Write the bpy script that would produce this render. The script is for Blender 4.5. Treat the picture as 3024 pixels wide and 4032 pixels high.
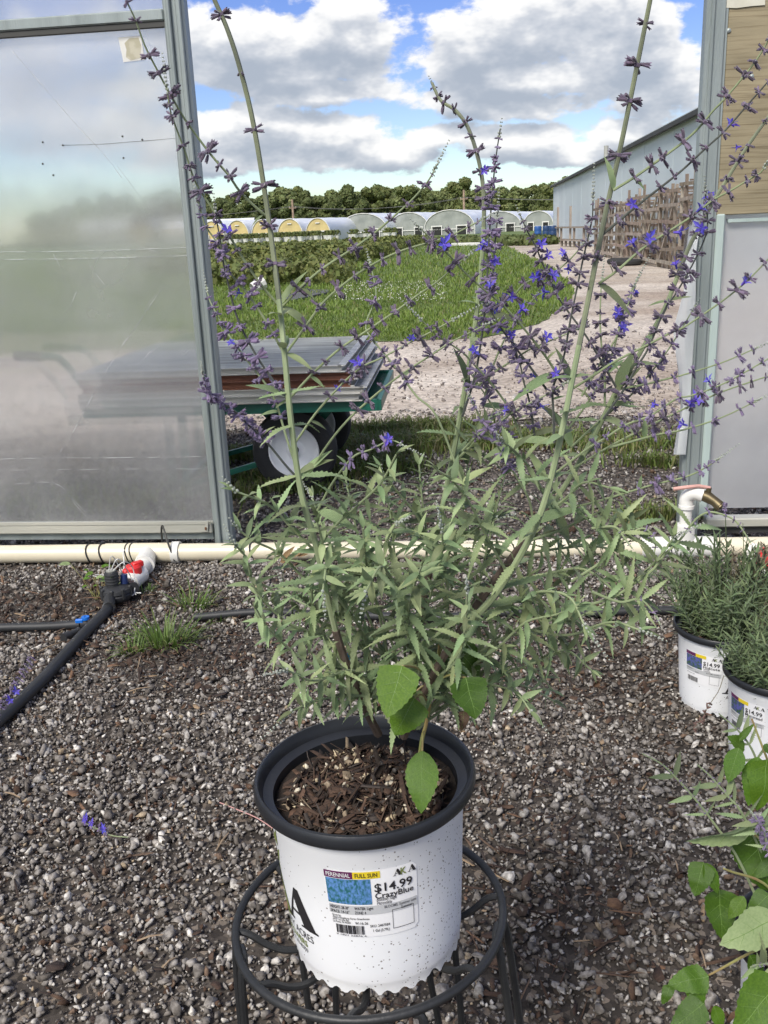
import bpy, bmesh, math, random
import numpy as np
from mathutils import Vector, Matrix, Quaternion
random.seed(7); RNG = np.random.default_rng(7)
for o in list(bpy.data.objects): bpy.data.objects.remove(o)
S = bpy.context.scene
COL = S.collection
rad = math.radians
# ---------------------------------------------------------------- camera
FPX, CX, CY, PITCH, ROLL, CAMH = 3675., 1512., 2016., rad(16.9), 0.042, 1.05   # focal length in photo pixels
fw = Vector((0, math.cos(PITCH), -math.sin(PITCH))); r0 = Vector((1, 0, 0)); u0 = Vector((0, math.sin(PITCH), math.cos(PITCH)))
UP = u0*math.cos(ROLL) + r0*math.sin(ROLL); RT = r0*math.cos(ROLL) - u0*math.sin(ROLL); CAM = Vector((0, 0, CAMH))
cd = bpy.data.cameras.new('camera'); cam = bpy.data.objects.new('camera', cd); COL.objects.link(cam)
cd.sensor_fit = 'VERTICAL'; cd.sensor_height = 24.; cd.lens = FPX/4032*24.; cd.clip_start = 0.02; cd.clip_end = 5000
m3 = Matrix((RT, UP, -fw)).transposed(); cam.matrix_world = Matrix.Translation(CAM) @ m3.to_4x4()
S.camera = cam
S.cycles.use_adaptive_sampling = True; S.cycles.adaptive_threshold = .025; S.cycles.use_denoising = True
S.cycles.max_bounces = 6; S.cycles.diffuse_bounces = 2; S.cycles.glossy_bounces = 2; S.cycles.transmission_bounces = 5; S.cycles.transparent_max_bounces = 10
# ---------------------------------------------------------------- view
S.view_settings.view_transform = 'Standard'; S.view_settings.look = 'None'; S.view_settings.gamma = 1
S.view_settings.use_curve_mapping = False; S.view_settings.exposure = 0.70
# ---------------------------------------------------------------- sun and sky
SUN = Vector((-0.38, -0.60, 0.74)).normalized()
sl = bpy.data.lights.new('sun', 'SUN'); sl.energy = 2.7; sl.angle = rad(22); sl.color = (1, .95, .87)
so = bpy.data.objects.new('sun', sl); COL.objects.link(so); so.rotation_euler = SUN.to_track_quat('Z', 'Y').to_euler()

def pdir(x, y):
    return (fw + RT*((x-CX)/FPX) - UP*((y-CY)/FPX))
def at(x, y, Y):
    d = pdir(x, y); return CAM + d*(Y/d.y)
def atz(x, y, z=0.):
    d = pdir(x, y); return CAM + d*((z-CAMH)/d.z)

W = bpy.data.worlds.new('World'); S.world = W; W.use_nodes = True
nt = W.node_tree; nt.nodes.clear(); ln = nt.links.new
def nd(tree, t, **k):
    n = tree.nodes.new(t)
    for a, b in k.items(): setattr(n, a, b)
    return n
def mth(tree, op, a, b=None, c=None, clamp=False):
    n = tree.nodes.new('ShaderNodeMath'); n.operation = op; n.use_clamp = clamp
    for i, v in enumerate((a, b, c)):
        if v is None: continue
        if isinstance(v, (int, float)): n.inputs[i].default_value = v
        else: tree.links.new(v, n.inputs[i])
    return n.outputs[0]
# cumulus: lobes in (azimuth, elevation), roughened by noise; sampled twice so that tops are bright and bases grey
LOBES = [(545,95,175,72),(735,75,135,64),(640,150,190,36),(1010,112,120,62),(1185,80,190,84),(1350,112,105,84),(1160,165,250,40),
         (1440,190,110,56),(690,195,150,28),(1000,212,108,30),(1150,230,115,26),(510,288,175,48),(700,290,140,38),(850,330,140,34),
         (630,340,170,30),(1110,308,165,34),(1240,328,140,28),(960,296,100,22),(450,352,120,26),(1340,292,90,30),(1400,335,150,20),
         (220,120,190,80),(100,270,220,50),(1720,140,200,90)]
cg = bpy.data.node_groups.new('cumulus', 'ShaderNodeTree')
cg.interface.new_socket('dir', in_out='INPUT', socket_type='NodeSocketVector'); cg.interface.new_socket('lift', in_out='INPUT', socket_type='NodeSocketFloat')
cg.interface.new_socket('fine', in_out='INPUT', socket_type='NodeSocketFloat')
cg.interface.new_socket('density', in_out='OUTPUT', socket_type='NodeSocketFloat')
gi = cg.nodes.new('NodeGroupInput'); go = cg.nodes.new('NodeGroupOutput')
sx = cg.nodes.new('ShaderNodeSeparateXYZ'); cg.links.new(gi.outputs[0], sx.inputs[0])
az = mth(cg, 'ARCTAN2', sx.outputs[0], sx.outputs[1]); el0 = mth(cg, 'ARCSINE', sx.outputs[2])
el = mth(cg, 'ADD', el0, gi.outputs[1])
cb = cg.nodes.new('ShaderNodeCombineXYZ'); cg.links.new(az, cb.inputs[0]); cg.links.new(el, cb.inputs[1])
nz = nd(cg, 'ShaderNodeTexNoise'); nz.inputs['Scale'].default_value = 13; nz.inputs['Roughness'].default_value = .58; cg.links.new(gi.outputs[2], nz.inputs['Detail'])
mpn = nd(cg, 'ShaderNodeVectorMath', operation='MULTIPLY'); mpn.inputs[1].default_value = (1, 1.75, 1); cg.links.new(cb.outputs[0], mpn.inputs[0]); cg.links.new(mpn.outputs[0], nz.inputs['Vector'])
acc = None
for (x, y, w_, h_) in LOBES:
    d = pdir(x*1.8228, y*1.8228).normalized(); a = math.atan2(d.x, d.y); e = math.asin(d.z)
    sb = nd(cg, 'ShaderNodeVectorMath', operation='SUBTRACT'); sb.inputs[1].default_value = (a, e, 0); cg.links.new(cb.outputs[0], sb.inputs[0])
    ml = nd(cg, 'ShaderNodeVectorMath', operation='MULTIPLY'); k = FPX/1.8228; ml.inputs[1].default_value = (k/w_*.9, k/h_*.9, 0); cg.links.new(sb.outputs[0], ml.inputs[0])
    le = nd(cg, 'ShaderNodeVectorMath', operation='LENGTH'); cg.links.new(ml.outputs[0], le.inputs[0])
    if acc is None: acc = le.outputs['Value']
    else:
        n = nd(cg, 'ShaderNodeMath', operation='SMOOTH_MIN'); n.inputs[2].default_value = .25
        cg.links.new(acc, n.inputs[0]); cg.links.new(le.outputs['Value'], n.inputs[1]); acc = n.outputs[0]
den = mth(cg, 'SUBTRACT', 1.0, acc)
den = mth(cg, 'MAXIMUM', den, -.55)
# the rest of the sky: broken cloud of the same kind from noise alone
n2 = nd(cg, 'ShaderNodeTexNoise'); n2.inputs['Scale'].default_value = 1; n2.inputs['Detail'].default_value = 3
m2 = nd(cg, 'ShaderNodeVectorMath', operation='MULTIPLY'); m2.inputs[1].default_value = (2.6, 2.6, 4.5); cg.links.new(gi.outputs[0], m2.inputs[0]); cg.links.new(m2.outputs[0], n2.inputs['Vector'])
gen = mth(cg, 'MULTIPLY', mth(cg, 'SUBTRACT', n2.outputs[0], .47), 5.)
mr = nd(cg, 'ShaderNodeMapRange'); cg.links.new(mth(cg, 'ABSOLUTE', az), mr.inputs[0]); mr.inputs[1].default_value = .42; mr.inputs[2].default_value = .7
mr2 = nd(cg, 'ShaderNodeMapRange'); cg.links.new(el0, mr2.inputs[0]); mr2.inputs[1].default_value = .24; mr2.inputs[2].default_value = .4
wgt = mth(cg, 'MAXIMUM', mr.outputs[0], mr2.outputs[0])
den = mth(cg, 'ADD', mth(cg, 'MULTIPLY', den, mth(cg, 'SUBTRACT', 1., wgt)), mth(cg, 'MULTIPLY', gen, wgt))
den = mth(cg, 'ADD', den, mth(cg, 'MULTIPLY', mth(cg, 'SUBTRACT', nz.outputs[0], .5), 2.6))
cg.links.new(den, go.inputs[0])

tc = nd(nt, 'ShaderNodeTexCoord')
sky = nd(nt, 'ShaderNodeTexSky', sky_type='NISHITA'); sky.sun_disc = False; sky.sun_elevation = math.asin(SUN.z); sky.sun_rotation = math.atan2(SUN.x, SUN.y)
sky.altitude = 200; sky.air_density = 1.0; sky.dust_density = .6; sky.ozone_density = 2.2
def dens(l, fine):
    g = nd(nt, 'ShaderNodeGroup', node_tree=cg); ln(tc.outputs['Generated'], g.inputs[0]); g.inputs[1].default_value = l; g.inputs[2].default_value = fine; return g.outputs[0]
d0 = dens(0., 7); d1 = dens(.018, 4)
al = nd(nt, 'ShaderNodeMapRange', interpolation_type='SMOOTHSTEP'); ln(d0, al.inputs[0]); al.inputs[1].default_value = -.08; al.inputs[2].default_value = .22; al.inputs[4].default_value = .98
ab = mth(nt, 'MAXIMUM', d1, -.35)
sh = nd(nt, 'ShaderNodeMapRange', interpolation_type='SMOOTHSTEP'); ln(mth(nt, 'SUBTRACT', ab, mth(nt, 'MULTIPLY', d0, .30)), sh.inputs[0]); sh.inputs[1].default_value = -.26; sh.inputs[2].default_value = .80
cr = nd(nt, 'ShaderNodeValToRGB'); ln(sh.outputs[0], cr.inputs[0])
cr.color_ramp.elements[0].color = (.66, .655, .645, 1); cr.color_ramp.elements[1].color = (.27, .305, .36, 1)
e_ = cr.color_ramp.elements.new(.45); e_.color = (.42, .44, .475, 1)
hsv = nd(nt, 'ShaderNodeHueSaturation'); hsv.inputs['Saturation'].default_value = 1.28; hsv.inputs['Hue'].default_value = .528; ln(sky.outputs[0], hsv.inputs['Color'])
bs = nd(nt, 'ShaderNodeVectorMath', operation='SCALE'); ln(hsv.outputs[0], bs.inputs[0]); bs.inputs['Scale'].default_value = .095
mx = nd(nt, 'ShaderNodeMix', data_type='RGBA'); ln(al.outputs[0], mx.inputs[0]); ln(bs.outputs[0], mx.inputs[6]); ln(cr.outputs[0], mx.inputs[7])
bg = nd(nt, 'ShaderNodeBackground'); ln(mx.outputs[2], bg.inputs[0]); bg.inputs[1].default_value = 1.0
wo = nd(nt, 'ShaderNodeOutputWorld'); ln(bg.outputs[0], wo.inputs[0])
W.cycles.sampling_method = 'MANUAL'; W.cycles.sample_map_resolution = 512

# ---------------------------------------------------------------- helpers
def tag(o, label=None, cat=None, group=None, kind=None):
    for k, v in (('label', label), ('category', cat), ('group', group), ('kind', kind)):
        if v: o[k] = v
    return o
def thing(name, loc, label, cat, group=None, rot=None):
    o = bpy.data.objects.new(name, None); COL.objects.link(o); o.location = loc; o.empty_display_size = .05
    if rot is not None: o.rotation_euler = rot
    return tag(o, label, cat, group)
def adopt(o, p, local):
    o.parent = p
    if not local: o.matrix_parent_inverse = world_of(p).inverted()
def world_of(o):
    m = o.matrix_basis.copy()
    if o.parent: m = world_of(o.parent) @ o.matrix_parent_inverse @ m
    return m
def linkmesh(name, me, parent=None, local=False, mw=None):
    o = bpy.data.objects.new(name, me); COL.objects.link(o)
    if mw is not None: o.matrix_basis = mw
    if parent: adopt(o, parent, local)
    return o
def npmesh(name, V, Fs, mat=None, smooth=False, colors=None):
    """V (n,3); Fs list of face arrays (m,k) with one k each."""
    me = bpy.data.meshes.new(name); V = np.asarray(V, np.float32); me.vertices.add(len(V)); me.vertices.foreach_set('co', V.ravel())
    Fs = [np.asarray(f, np.int32) for f in Fs if len(f)]
    nl = sum(f.size for f in Fs); nf = sum(len(f) for f in Fs); me.loops.add(nl); me.polygons.add(nf)
    me.loops.foreach_set('vertex_index', np.concatenate([f.ravel() for f in Fs]))
    tot = np.concatenate([np.full(len(f), f.shape[1], np.int32) for f in Fs]); st = np.concatenate([[0], np.cumsum(tot)[:-1]]).astype(np.int32)
    me.polygons.foreach_set('loop_start', st); me.polygons.foreach_set('loop_total', tot)
    if smooth: me.polygons.foreach_set('use_smooth', np.ones(nf, bool))
    me.update(calc_edges=True)
    if colors is not None:
        a = me.color_attributes.new('col', 'FLOAT_COLOR', 'POINT'); c = np.ones((len(V), 4), np.float32); c[:, :3] = colors; a.data.foreach_set('color', c.ravel())
    if mat: me.materials.append(mat)
    return me
class MB:
    def __init__(s): s.v = []; s.f = []
    def add(s, vs, fs):
        b = len(s.v); s.v += [tuple(v) for v in vs]; s.f += [tuple(i+b for i in f) for f in fs]; return s
    def box(s, c, d, M=None, bev=0.):
        """box centre c, full sizes d, optional rotation; bev chamfers the edges"""
        c = Vector(c); h = Vector(d)*.5
        if bev <= 0:
            vs = [Vector((x*h.x, y*h.y, z*h.z)) for x in (-1, 1) for y in (-1, 1) for z in (-1, 1)]
            fs = [(0,1,3,2),(4,6,7,5),(0,4,5,1),(2,3,7,6),(0,2,6,4),(1,5,7,3)]
        else:
            bm = bmesh.new(); bmesh.ops.create_cube(bm, size=1)
            for v in bm.verts: v.co = Vector((v.co.x*d[0], v.co.y*d[1], v.co.z*d[2]))
            bmesh.ops.bevel(bm, geom=bm.edges[:], offset=bev, segments=1, affect='EDGES')
            bm.verts.index_update(); vs = [v.co.copy() for v in bm.verts]; fs = [tuple(v.index for v in f.verts) for f in bm.faces]; bm.free()
        if M is not None: vs = [M @ v for v in vs]
        return s.add([v+c for v in vs], fs)
    def bar(s, a, b, w, h, up=(0, 0, 1), bev=0.):
        a = Vector(a); b = Vector(b); x = (b-a); L = x.length; x.normalize(); y = Vector(up).cross(x).normalized(); z = x.cross(y)
        return s.box((a+b)/2, (L, w, h), Matrix((x, y, z)).transposed(), bev)
    def tube(s, P, R, n=8, cap=True, closed=False):
        P = [Vector(p) for p in P]; N = len(P)
        if not hasattr(R, '__len__'): R = [R]*N
        ring = []; nrm = None
        for i in range(N):
            if closed: t = P[(i+1) % N]-P[i-1]
            else: t = P[min(i+1, N-1)]-P[max(i-1, 0)]
            t.normalize()
            if nrm is None:
                nrm = t.orthogonal().normalized()
            else:
                nrm = nrm - t*nrm.dot(t)
                nrm = nrm.normalized() if nrm.length > 1e-6 else t.orthogonal().normalized()
            b = t.cross(nrm)
            ring.append([P[i]+(nrm*math.cos(2*math.pi*k/n)+b*math.sin(2*math.pi*k/n))*R[i] for k in range(n)])
        vs = [v for r in ring for v in r]; fs = []
        for i in range(N if closed else N-1):
            j = (i+1) % N
            for k in range(n): fs.append((i*n+k, i*n+(k+1) % n, j*n+(k+1) % n, j*n+k))
        if cap and not closed: fs += [tuple(range(n))[::-1], tuple((N-1)*n+k for k in range(n))]
        return s.add(vs, fs)
    def lathe(s, prof, n=48, c=(0, 0, 0), M=None, close=False):
        """prof list of (r,z) going up the outside; revolve about z"""
        vs = []; c = Vector(c)
        for r, z in prof:
            for k in range(n):
                a = 2*math.pi*k/n; v = Vector((r*math.cos(a), r*math.sin(a), z)); vs.append((M @ v if M is not None else v)+c)
        fs = []; m = len(prof)
        for i in range(m if close else m-1):
            j = (i+1) % m
            for k in range(n): fs.append((i*n+k, i*n+(k+1) % n, j*n+(k+1) % n, j*n+k))
        return s.add(vs, fs)
    def build(s, name, mat, parent=None, local=False, smooth=False):
        me = bpy.data.meshes.new(name); me.from_pydata(s.v, [], s.f); me.update()
        if smooth: me.polygons.foreach_set('use_smooth', np.ones(len(me.polygons), bool)); me.set_sharp_from_angle(angle=rad(38))
        if mat: me.materials.append(mat)
        return linkmesh(name, me, parent, local)
def spline(P, n):
    """Catmull-Rom through P (Vectors), n samples"""
    P = [Vector(p) for p in P]; Q = [P[0]*2-P[1]]+P+[P[-1]*2-P[-2]]; out = []; m = len(P)-1
    for i in range(n):
        t = i/(n-1)*m; k = min(int(t), m-1); t -= k; a, b, c, d = Q[k:k+4]
        out.append(.5*((2*b)+(c-a)*t+(2*a-5*b+4*c-d)*t*t+(3*b-a-3*c+d)*t**3))
    return out
# ---------------------------------------------------------------- materials
def pmat(name, c1, c2=None, scale=8., rough=.6, bump=0., bscale=60., metal=0., transl=0., stretch=(1, 1, 1), contrast=(.35, .65), vary=0., spec=.5, sheen=0., attr=None, detail=4., coat=0., extra=None):
    m = bpy.data.materials.new(name); m.use_nodes = True; t = m.node_tree; t.nodes.clear(); L = t.links.new
    out = t.nodes.new('ShaderNodeOutputMaterial'); b = t.nodes.new('ShaderNodeBsdfPrincipled')
    b.inputs['Roughness'].default_value = rough; b.inputs['Metallic'].default_value = metal; b.inputs['Specular IOR Level'].default_value = spec
    b.inputs['Sheen Weight'].default_value = sheen; b.inputs['Coat Weight'].default_value = coat
    tcn = t.nodes.new('ShaderNodeTexCoord'); mp = t.nodes.new('ShaderNodeMapping'); mp.inputs['Scale'].default_value = stretch; L(tcn.outputs['Object'], mp.inputs[0])
    if c2 is None: c2 = tuple(x*.8 for x in c1)
    ns = t.nodes.new('ShaderNodeTexNoise'); ns.inputs['Scale'].default_value = scale; ns.inputs['Detail'].default_value = detail; L(mp.outputs[0], ns.inputs['Vector'])
    rp = t.nodes.new('ShaderNodeValToRGB'); L(ns.outputs[0], rp.inputs[0]); rp.color_ramp.elements[0].position = contrast[0]; rp.color_ramp.elements[1].position = contrast[1]
    rp.color_ramp.elements[0].color = (*c2, 1); rp.color_ramp.elements[1].color = (*c1, 1); col = rp.outputs[0]
    if attr:
        at_ = t.nodes.new('ShaderNodeAttribute'); at_.attribute_name = attr
        mu = t.nodes.new('ShaderNodeMix'); mu.data_type = 'RGBA'; mu.blend_type = 'MULTIPLY'; mu.inputs[0].default_value = 1; L(col, mu.inputs[6]); L(at_.outputs['Color'], mu.inputs[7]); col = mu.outputs[2]
    if vary:
        oi = t.nodes.new('ShaderNodeObjectInfo'); ge = t.nodes.new('ShaderNodeNewGeometry'); sm = mth(t, 'FRACT', mth(t, 'ADD', oi.outputs['Random'], ge.outputs['Random Per Island']))
        hs = t.nodes.new('ShaderNodeHueSaturation'); L(col, hs.inputs['Color']); L(mth(t, 'ADD', mth(t, 'MULTIPLY', sm, vary), 1-vary*.5), hs.inputs['Value'])
        L(mth(t, 'ADD', mth(t, 'MULTIPLY', mth(t, 'FRACT', mth(t, 'MULTIPLY', sm, 7.3)), vary*.06), .5-vary*.03), hs.inputs['Hue']); col = hs.outputs[0]
    if extra: col = extra(t, col, tcn)
    L(col, b.inputs['Base Color'])
    if bump:
        n3 = t.nodes.new('ShaderNodeTexNoise'); n3.inputs['Scale'].default_value = bscale; n3.inputs['Detail'].default_value = 4; L(mp.outputs[0], n3.inputs['Vector'])
        bp = t.nodes.new('ShaderNodeBump'); bp.inputs['Strength'].default_value = bump; bp.inputs['Distance'].default_value = .3/bscale; L(n3.outputs[0], bp.inputs['Height']); L(bp.outputs[0], b.inputs['Normal'])
    if transl:
        tr = t.nodes.new('ShaderNodeBsdfTranslucent'); L(col, tr.inputs[0]); mixs = t.nodes.new('ShaderNodeMixShader'); mixs.inputs[0].default_value = transl
        L(b.outputs[0], mixs.inputs[1]); L(tr.outputs[0], mixs.inputs[2]); L(mixs.outputs[0], out.inputs[0])
    else: L(b.outputs[0], out.inputs[0])
    return m
def crease_mat(name):
    m = bpy.data.materials.new(name); m.use_nodes = True; t = m.node_tree; t.nodes.clear(); L = t.links.new; out = t.nodes.new('ShaderNodeOutputMaterial')
    tp = t.nodes.new('ShaderNodeBsdfTransparent'); df = t.nodes.new('ShaderNodeBsdfTranslucent'); df.inputs[0].default_value = (.85, .86, .85, 1); gl = t.nodes.new('ShaderNodeBsdfDiffuse'); gl.inputs[0].default_value = (.8, .81, .8, 1)
    a = t.nodes.new('ShaderNodeMixShader'); L(df.outputs[0], a.inputs[1]); L(gl.outputs[0], a.inputs[2]); b = t.nodes.new('ShaderNodeMixShader'); L(tp.outputs[0], b.inputs[1]); L(a.outputs[0], b.inputs[2])
    tcn = t.nodes.new('ShaderNodeTexCoord'); n = t.nodes.new('ShaderNodeTexNoise'); n.inputs['Scale'].default_value = 14; L(tcn.outputs['Object'], n.inputs['Vector']); L(mth(t, 'MULTIPLY', mth(t, 'SUBTRACT', n.outputs[0], .28, clamp=True), 1.3, clamp=True), b.inputs[0]); L(b.outputs[0], out.inputs[0]); return m
def film(name, blur, milk, tint=(.86, .88, .88), clear=.35):
    """thin greenhouse polythene: part clear, part scattering forward, part milky"""
    m = bpy.data.materials.new(name); m.use_nodes = True; t = m.node_tree; t.nodes.clear(); L = t.links.new
    out = t.nodes.new('ShaderNodeOutputMaterial'); tcn = t.nodes.new('ShaderNodeTexCoord')
    n = t.nodes.new('ShaderNodeTexNoise'); n.inputs['Scale'].default_value = 2.2; n.inputs['Detail'].default_value = 5; L(tcn.outputs['Object'], n.inputs['Vector'])
    mp = t.nodes.new('ShaderNodeMapping'); mp.inputs['Scale'].default_value = (9, 1, 1.2); mp.inputs['Rotation'].default_value = (0, .5, 0); L(tcn.outputs['Object'], mp.inputs[0])
    n3 = t.nodes.new('ShaderNodeTexNoise'); n3.inputs['Scale'].default_value = 3; n3.inputs['Detail'].default_value = 3; L(mp.outputs[0], n3.inputs['Vector'])
    bp = t.nodes.new('ShaderNodeBump'); bp.inputs['Strength'].default_value = .35; bp.inputs['Distance'].default_value = .01; L(n3.outputs[0], bp.inputs['Height'])
    rf = t.nodes.new('ShaderNodeBsdfRefraction'); rf.inputs['Color'].default_value = (.97, .98, .98, 1); rf.inputs['Roughness'].default_value = blur; rf.inputs['IOR'].default_value = 1.25
    tp = t.nodes.new('ShaderNodeBsdfTransparent'); tp.inputs[0].default_value = (.97, .98, .98, 1)
    df = t.nodes.new('ShaderNodeBsdfDiffuse'); df.inputs[0].default_value = (*tint, 1); tl = t.nodes.new('ShaderNodeBsdfTranslucent'); tl.inputs[0].default_value = (*tint, 1)
    gl = t.nodes.new('ShaderNodeBsdfGlossy'); gl.inputs['Roughness'].default_value = .22; L(bp.outputs[0], gl.inputs['Normal'])
    def mixs(f, a, b_):
        x = t.nodes.new('ShaderNodeMixShader')
        if isinstance(f, float): x.inputs[0].default_value = f
        else: L(f, x.inputs[0])
        L(a.outputs[0], x.inputs[1]); L(b_.outputs[0], x.inputs[2]); return x
    thru = mixs(clear, rf, tp); mk = mixs(.45, df, tl)
    fac = mth(t, 'ADD', mth(t, 'MULTIPLY', mth(t, 'SUBTRACT', n.outputs[0], .5), .50), milk, clamp=True)
    a = mixs(fac, thru, mk); fr = t.nodes.new('ShaderNodeFresnel'); fr.inputs[0].default_value = 1.4; L(bp.outputs[0], fr.inputs['Normal'])
    L(mixs(fr.outputs[0], a, gl).outputs[0], out.inputs[0])
    return m
# ================================================================ SETTING
def gz(x, y):
    """gentle relief of the gravel inside and just outside the door"""
    x = np.asarray(x, float); y = np.asarray(y, float)
    h = .006*np.sin(x*5.1+1.)*np.sin(y*4.3+.4)+.004*np.sin(x*11+y*7)+.003*np.sin(x*17-y*13+2)
    h = h + .030*np.exp(-((x+.42)/.20)**2-((y-2.80)/.12)**2) + .016*np.exp(-((x-.55)/.5)**2-((y-2.74)/.12)**2)
    w = np.clip((4.9-y)/.6, 0, 1)*np.clip((3.2-np.abs(x))/.6, 0, 1)
    return h*w
def axis(fine, coarse): return np.unique(np.concatenate([fine, coarse, -np.array(coarse) if coarse[0] >= 0 and fine[0] < 0 else coarse]))
xs = np.concatenate([[-1500, -500, -150, -60, -25, -12, -7, -4.5], np.arange(-3.3, 3.31, .06), [4.5, 7, 12, 25, 60, 150, 500, 1500]])
ys = np.concatenate([[-1200, -300, -60, -15, -5, -1.5, -.4], np.arange(.2, 5.3, .06), [6, 8, 11, 16, 25, 40, 60, 90, 140, 250, 500, 1200, 3000]])
gx, gy = np.meshgrid(xs, ys); V = np.stack([gx.ravel(), gy.ravel(), gz(gx, gy).ravel()-.004], 1); nx, ny = len(xs), len(ys)
I = np.arange(nx*ny).reshape(ny, nx); Fq = np.stack([I[:-1, :-1].ravel(), I[:-1, 1:].ravel(), I[1:, 1:].ravel(), I[1:, :-1].ravel()], 1)
def gravel_tex(t, col, tcn):
    L = t.links.new; vo = t.nodes.new('ShaderNodeTexVoronoi'); vo.inputs['Scale'].default_value = 95; L(tcn.outputs['Object'], vo.inputs['Vector'])
    r = t.nodes.new('ShaderNodeValToRGB'); s = t.nodes.new('ShaderNodeSeparateColor'); L(vo.outputs['Color'], s.inputs[0]); L(s.outputs[0], r.inputs[0])
    r.color_ramp.elements[0].color = (.28, .26, .24, 1); r.color_ramp.elements[1].color = (3., 2.9, 2.7, 1); e = r.color_ramp.elements.new(.75); e.color = (.9, .88, .85, 1)
    x = t.nodes.new('ShaderNodeMix'); x.data_type = 'RGBA'; x.blend_type = 'MULTIPLY'; x.inputs[0].default_value = 1; L(col, x.inputs[6]); L(r.outputs[0], x.inputs[7]); return x.outputs[2]
M_ground = pmat('gravel_soil', (.105, .09, .077), (.055, .045, .037), 3., .9, .8, 90, extra=gravel_tex)
o = linkmesh('ground', npmesh('ground', V, [Fq], M_ground, smooth=True)); tag(o, 'dark gravelly soil running from the door out to the horizon', 'ground', kind='structure')

def sheet(name, poly, z, mat, label, cat, sub=0):
    bm = bmesh.new(); f = bm.faces.new([bm.verts.new((x, y, z)) for x, y in poly]); bmesh.ops.triangulate(bm, faces=[f])
    me = bpy.data.meshes.new(name); bm.to_mesh(me); bm.free(); me.materials.append(mat); o = linkmesh(name, me); tag(o, label, cat, kind='structure'); return o
def wob(pts, amp, n=6):
    out = []
    for i, p in enumerate(pts):
        q = pts[(i+1) % len(pts)]
        for k in range(n):
            t = k/n; d = math.hypot(q[0]-p[0], q[1]-p[1]); a = min(amp, d*.06)
            out.append((p[0]+(q[0]-p[0])*t+random.uniform(-a, a), p[1]+(q[1]-p[1])*t+random.uniform(-a, a)))
    return out
def road_tex(t, col, tcn):
    L = t.links.new; vo = t.nodes.new('ShaderNodeTexVoronoi'); vo.inputs['Scale'].default_value = 40; L(tcn.outputs['Object'], vo.inputs['Vector'])
    r = t.nodes.new('ShaderNodeValToRGB'); s = t.nodes.new('ShaderNodeSeparateColor'); L(vo.outputs['Color'], s.inputs[0]); L(s.outputs[0], r.inputs[0])
    r.color_ramp.elements[0].color = (.62, .6, .58, 1); r.color_ramp.elements[1].color = (1.15, 1.13, 1.1, 1)
    mp = t.nodes.new('ShaderNodeMapping'); mp.inputs['Scale'].default_value = (.3, .45, 1); L(tcn.outputs['Object'], mp.inputs[0])
    n = t.nodes.new('ShaderNodeTexNoise'); n.inputs['Scale'].default_value = 1.3; n.inputs['Detail'].default_value = 5; L(mp.outputs[0], n.inputs['Vector'])
    r2 = t.nodes.new('ShaderNodeValToRGB'); L(n.outputs[0], r2.inputs[0]); r2.color_ramp.elements[0].position = .34; r2.color_ramp.elements[0].color = (.66, .60, .55, 1); r2.color_ramp.elements[1].position = .56
    a = t.nodes.new('ShaderNodeMix'); a.data_type = 'RGBA'; a.blend_type = 'MULTIPLY'; a.inputs[0].default_value = 1; L(col, a.inputs[6]); L(r.outputs[0], a.inputs[7])
    b = t.nodes.new('ShaderNodeMix'); b.data_type = 'RGBA'; b.blend_type = 'MULTIPLY'; b.inputs[0].default_value = 1; L(a.outputs[2], b.inputs[6]); L(r2.outputs[0], b.inputs[7]); return b.outputs[2]
M_road = pmat('pale_stone_dust', (.62, .56, .485), (.47, .415, .355), 1.2, .95, .5, 40, extra=road_tex)
road = [(-60, 5.6), (-8, 5.5), (-2, 5.25), (.3, 5.15), (1.5, 5.05), (4, 4.95), (10, 5.0), (14, 9), (13.5, 62), (6.2, 62), (5.6, 46), (3., 20), (-2, 11), (-60, 11.5)]
sheet('road', wob(road, .10), .004, M_road, 'pale pinkish stone dust track crossing outside the door', 'road')
M_lawn = pmat('lawn_soil', (.125, .175, .045), (.095, .135, .035), .8, .9, .6, 30)
lawn_edge = [(2240, 1205), (2110, 1280), (1900, 1335), (1500, 1348), (1000, 1365)]
ledge = [tuple(atz(x, y).xy) for x, y in [(1990, 966), (2060, 1003), (2160, 1050), (2235, 1110), (2262, 1150), (2245, 1205), (2120, 1280), (1900, 1335), (1500, 1348), (1000, 1362), (300, 1385)]]
lawn = ledge + [(-60, 9.0), (-300, 60), (-300, 900), (400, 900), (400, 66), (6, 66)]
sheet('lawn', wob(lawn[:10], .05, 8)[:-8] + lawn[10:], .010, M_lawn, 'mown green lawn beyond the pale track', 'lawn')
M_cloth = pmat('ground_cloth', (.12, .12, .12), (.08, .08, .08), 20, .8)
for poly, lb in (([(1130, 1185), (1290, 1150), (1300, 1140), (1200, 1140), (1120, 1165)], 'grey weed cloth lying flat on the lawn'),):
    me = MB(); P = [atz(x, y, .05) for x, y in poly]; me.add(P+[p-Vector((0, 0, .03)) for p in P], [(0, 1, 2, 3, 4), (5, 6, 1, 0), (6, 7, 2, 1), (7, 8, 3, 2), (8, 9, 4, 3), (9, 5, 0, 4)])
    tag(me.build('weed_cloth', M_cloth), lb, 'ground cloth')

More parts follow.
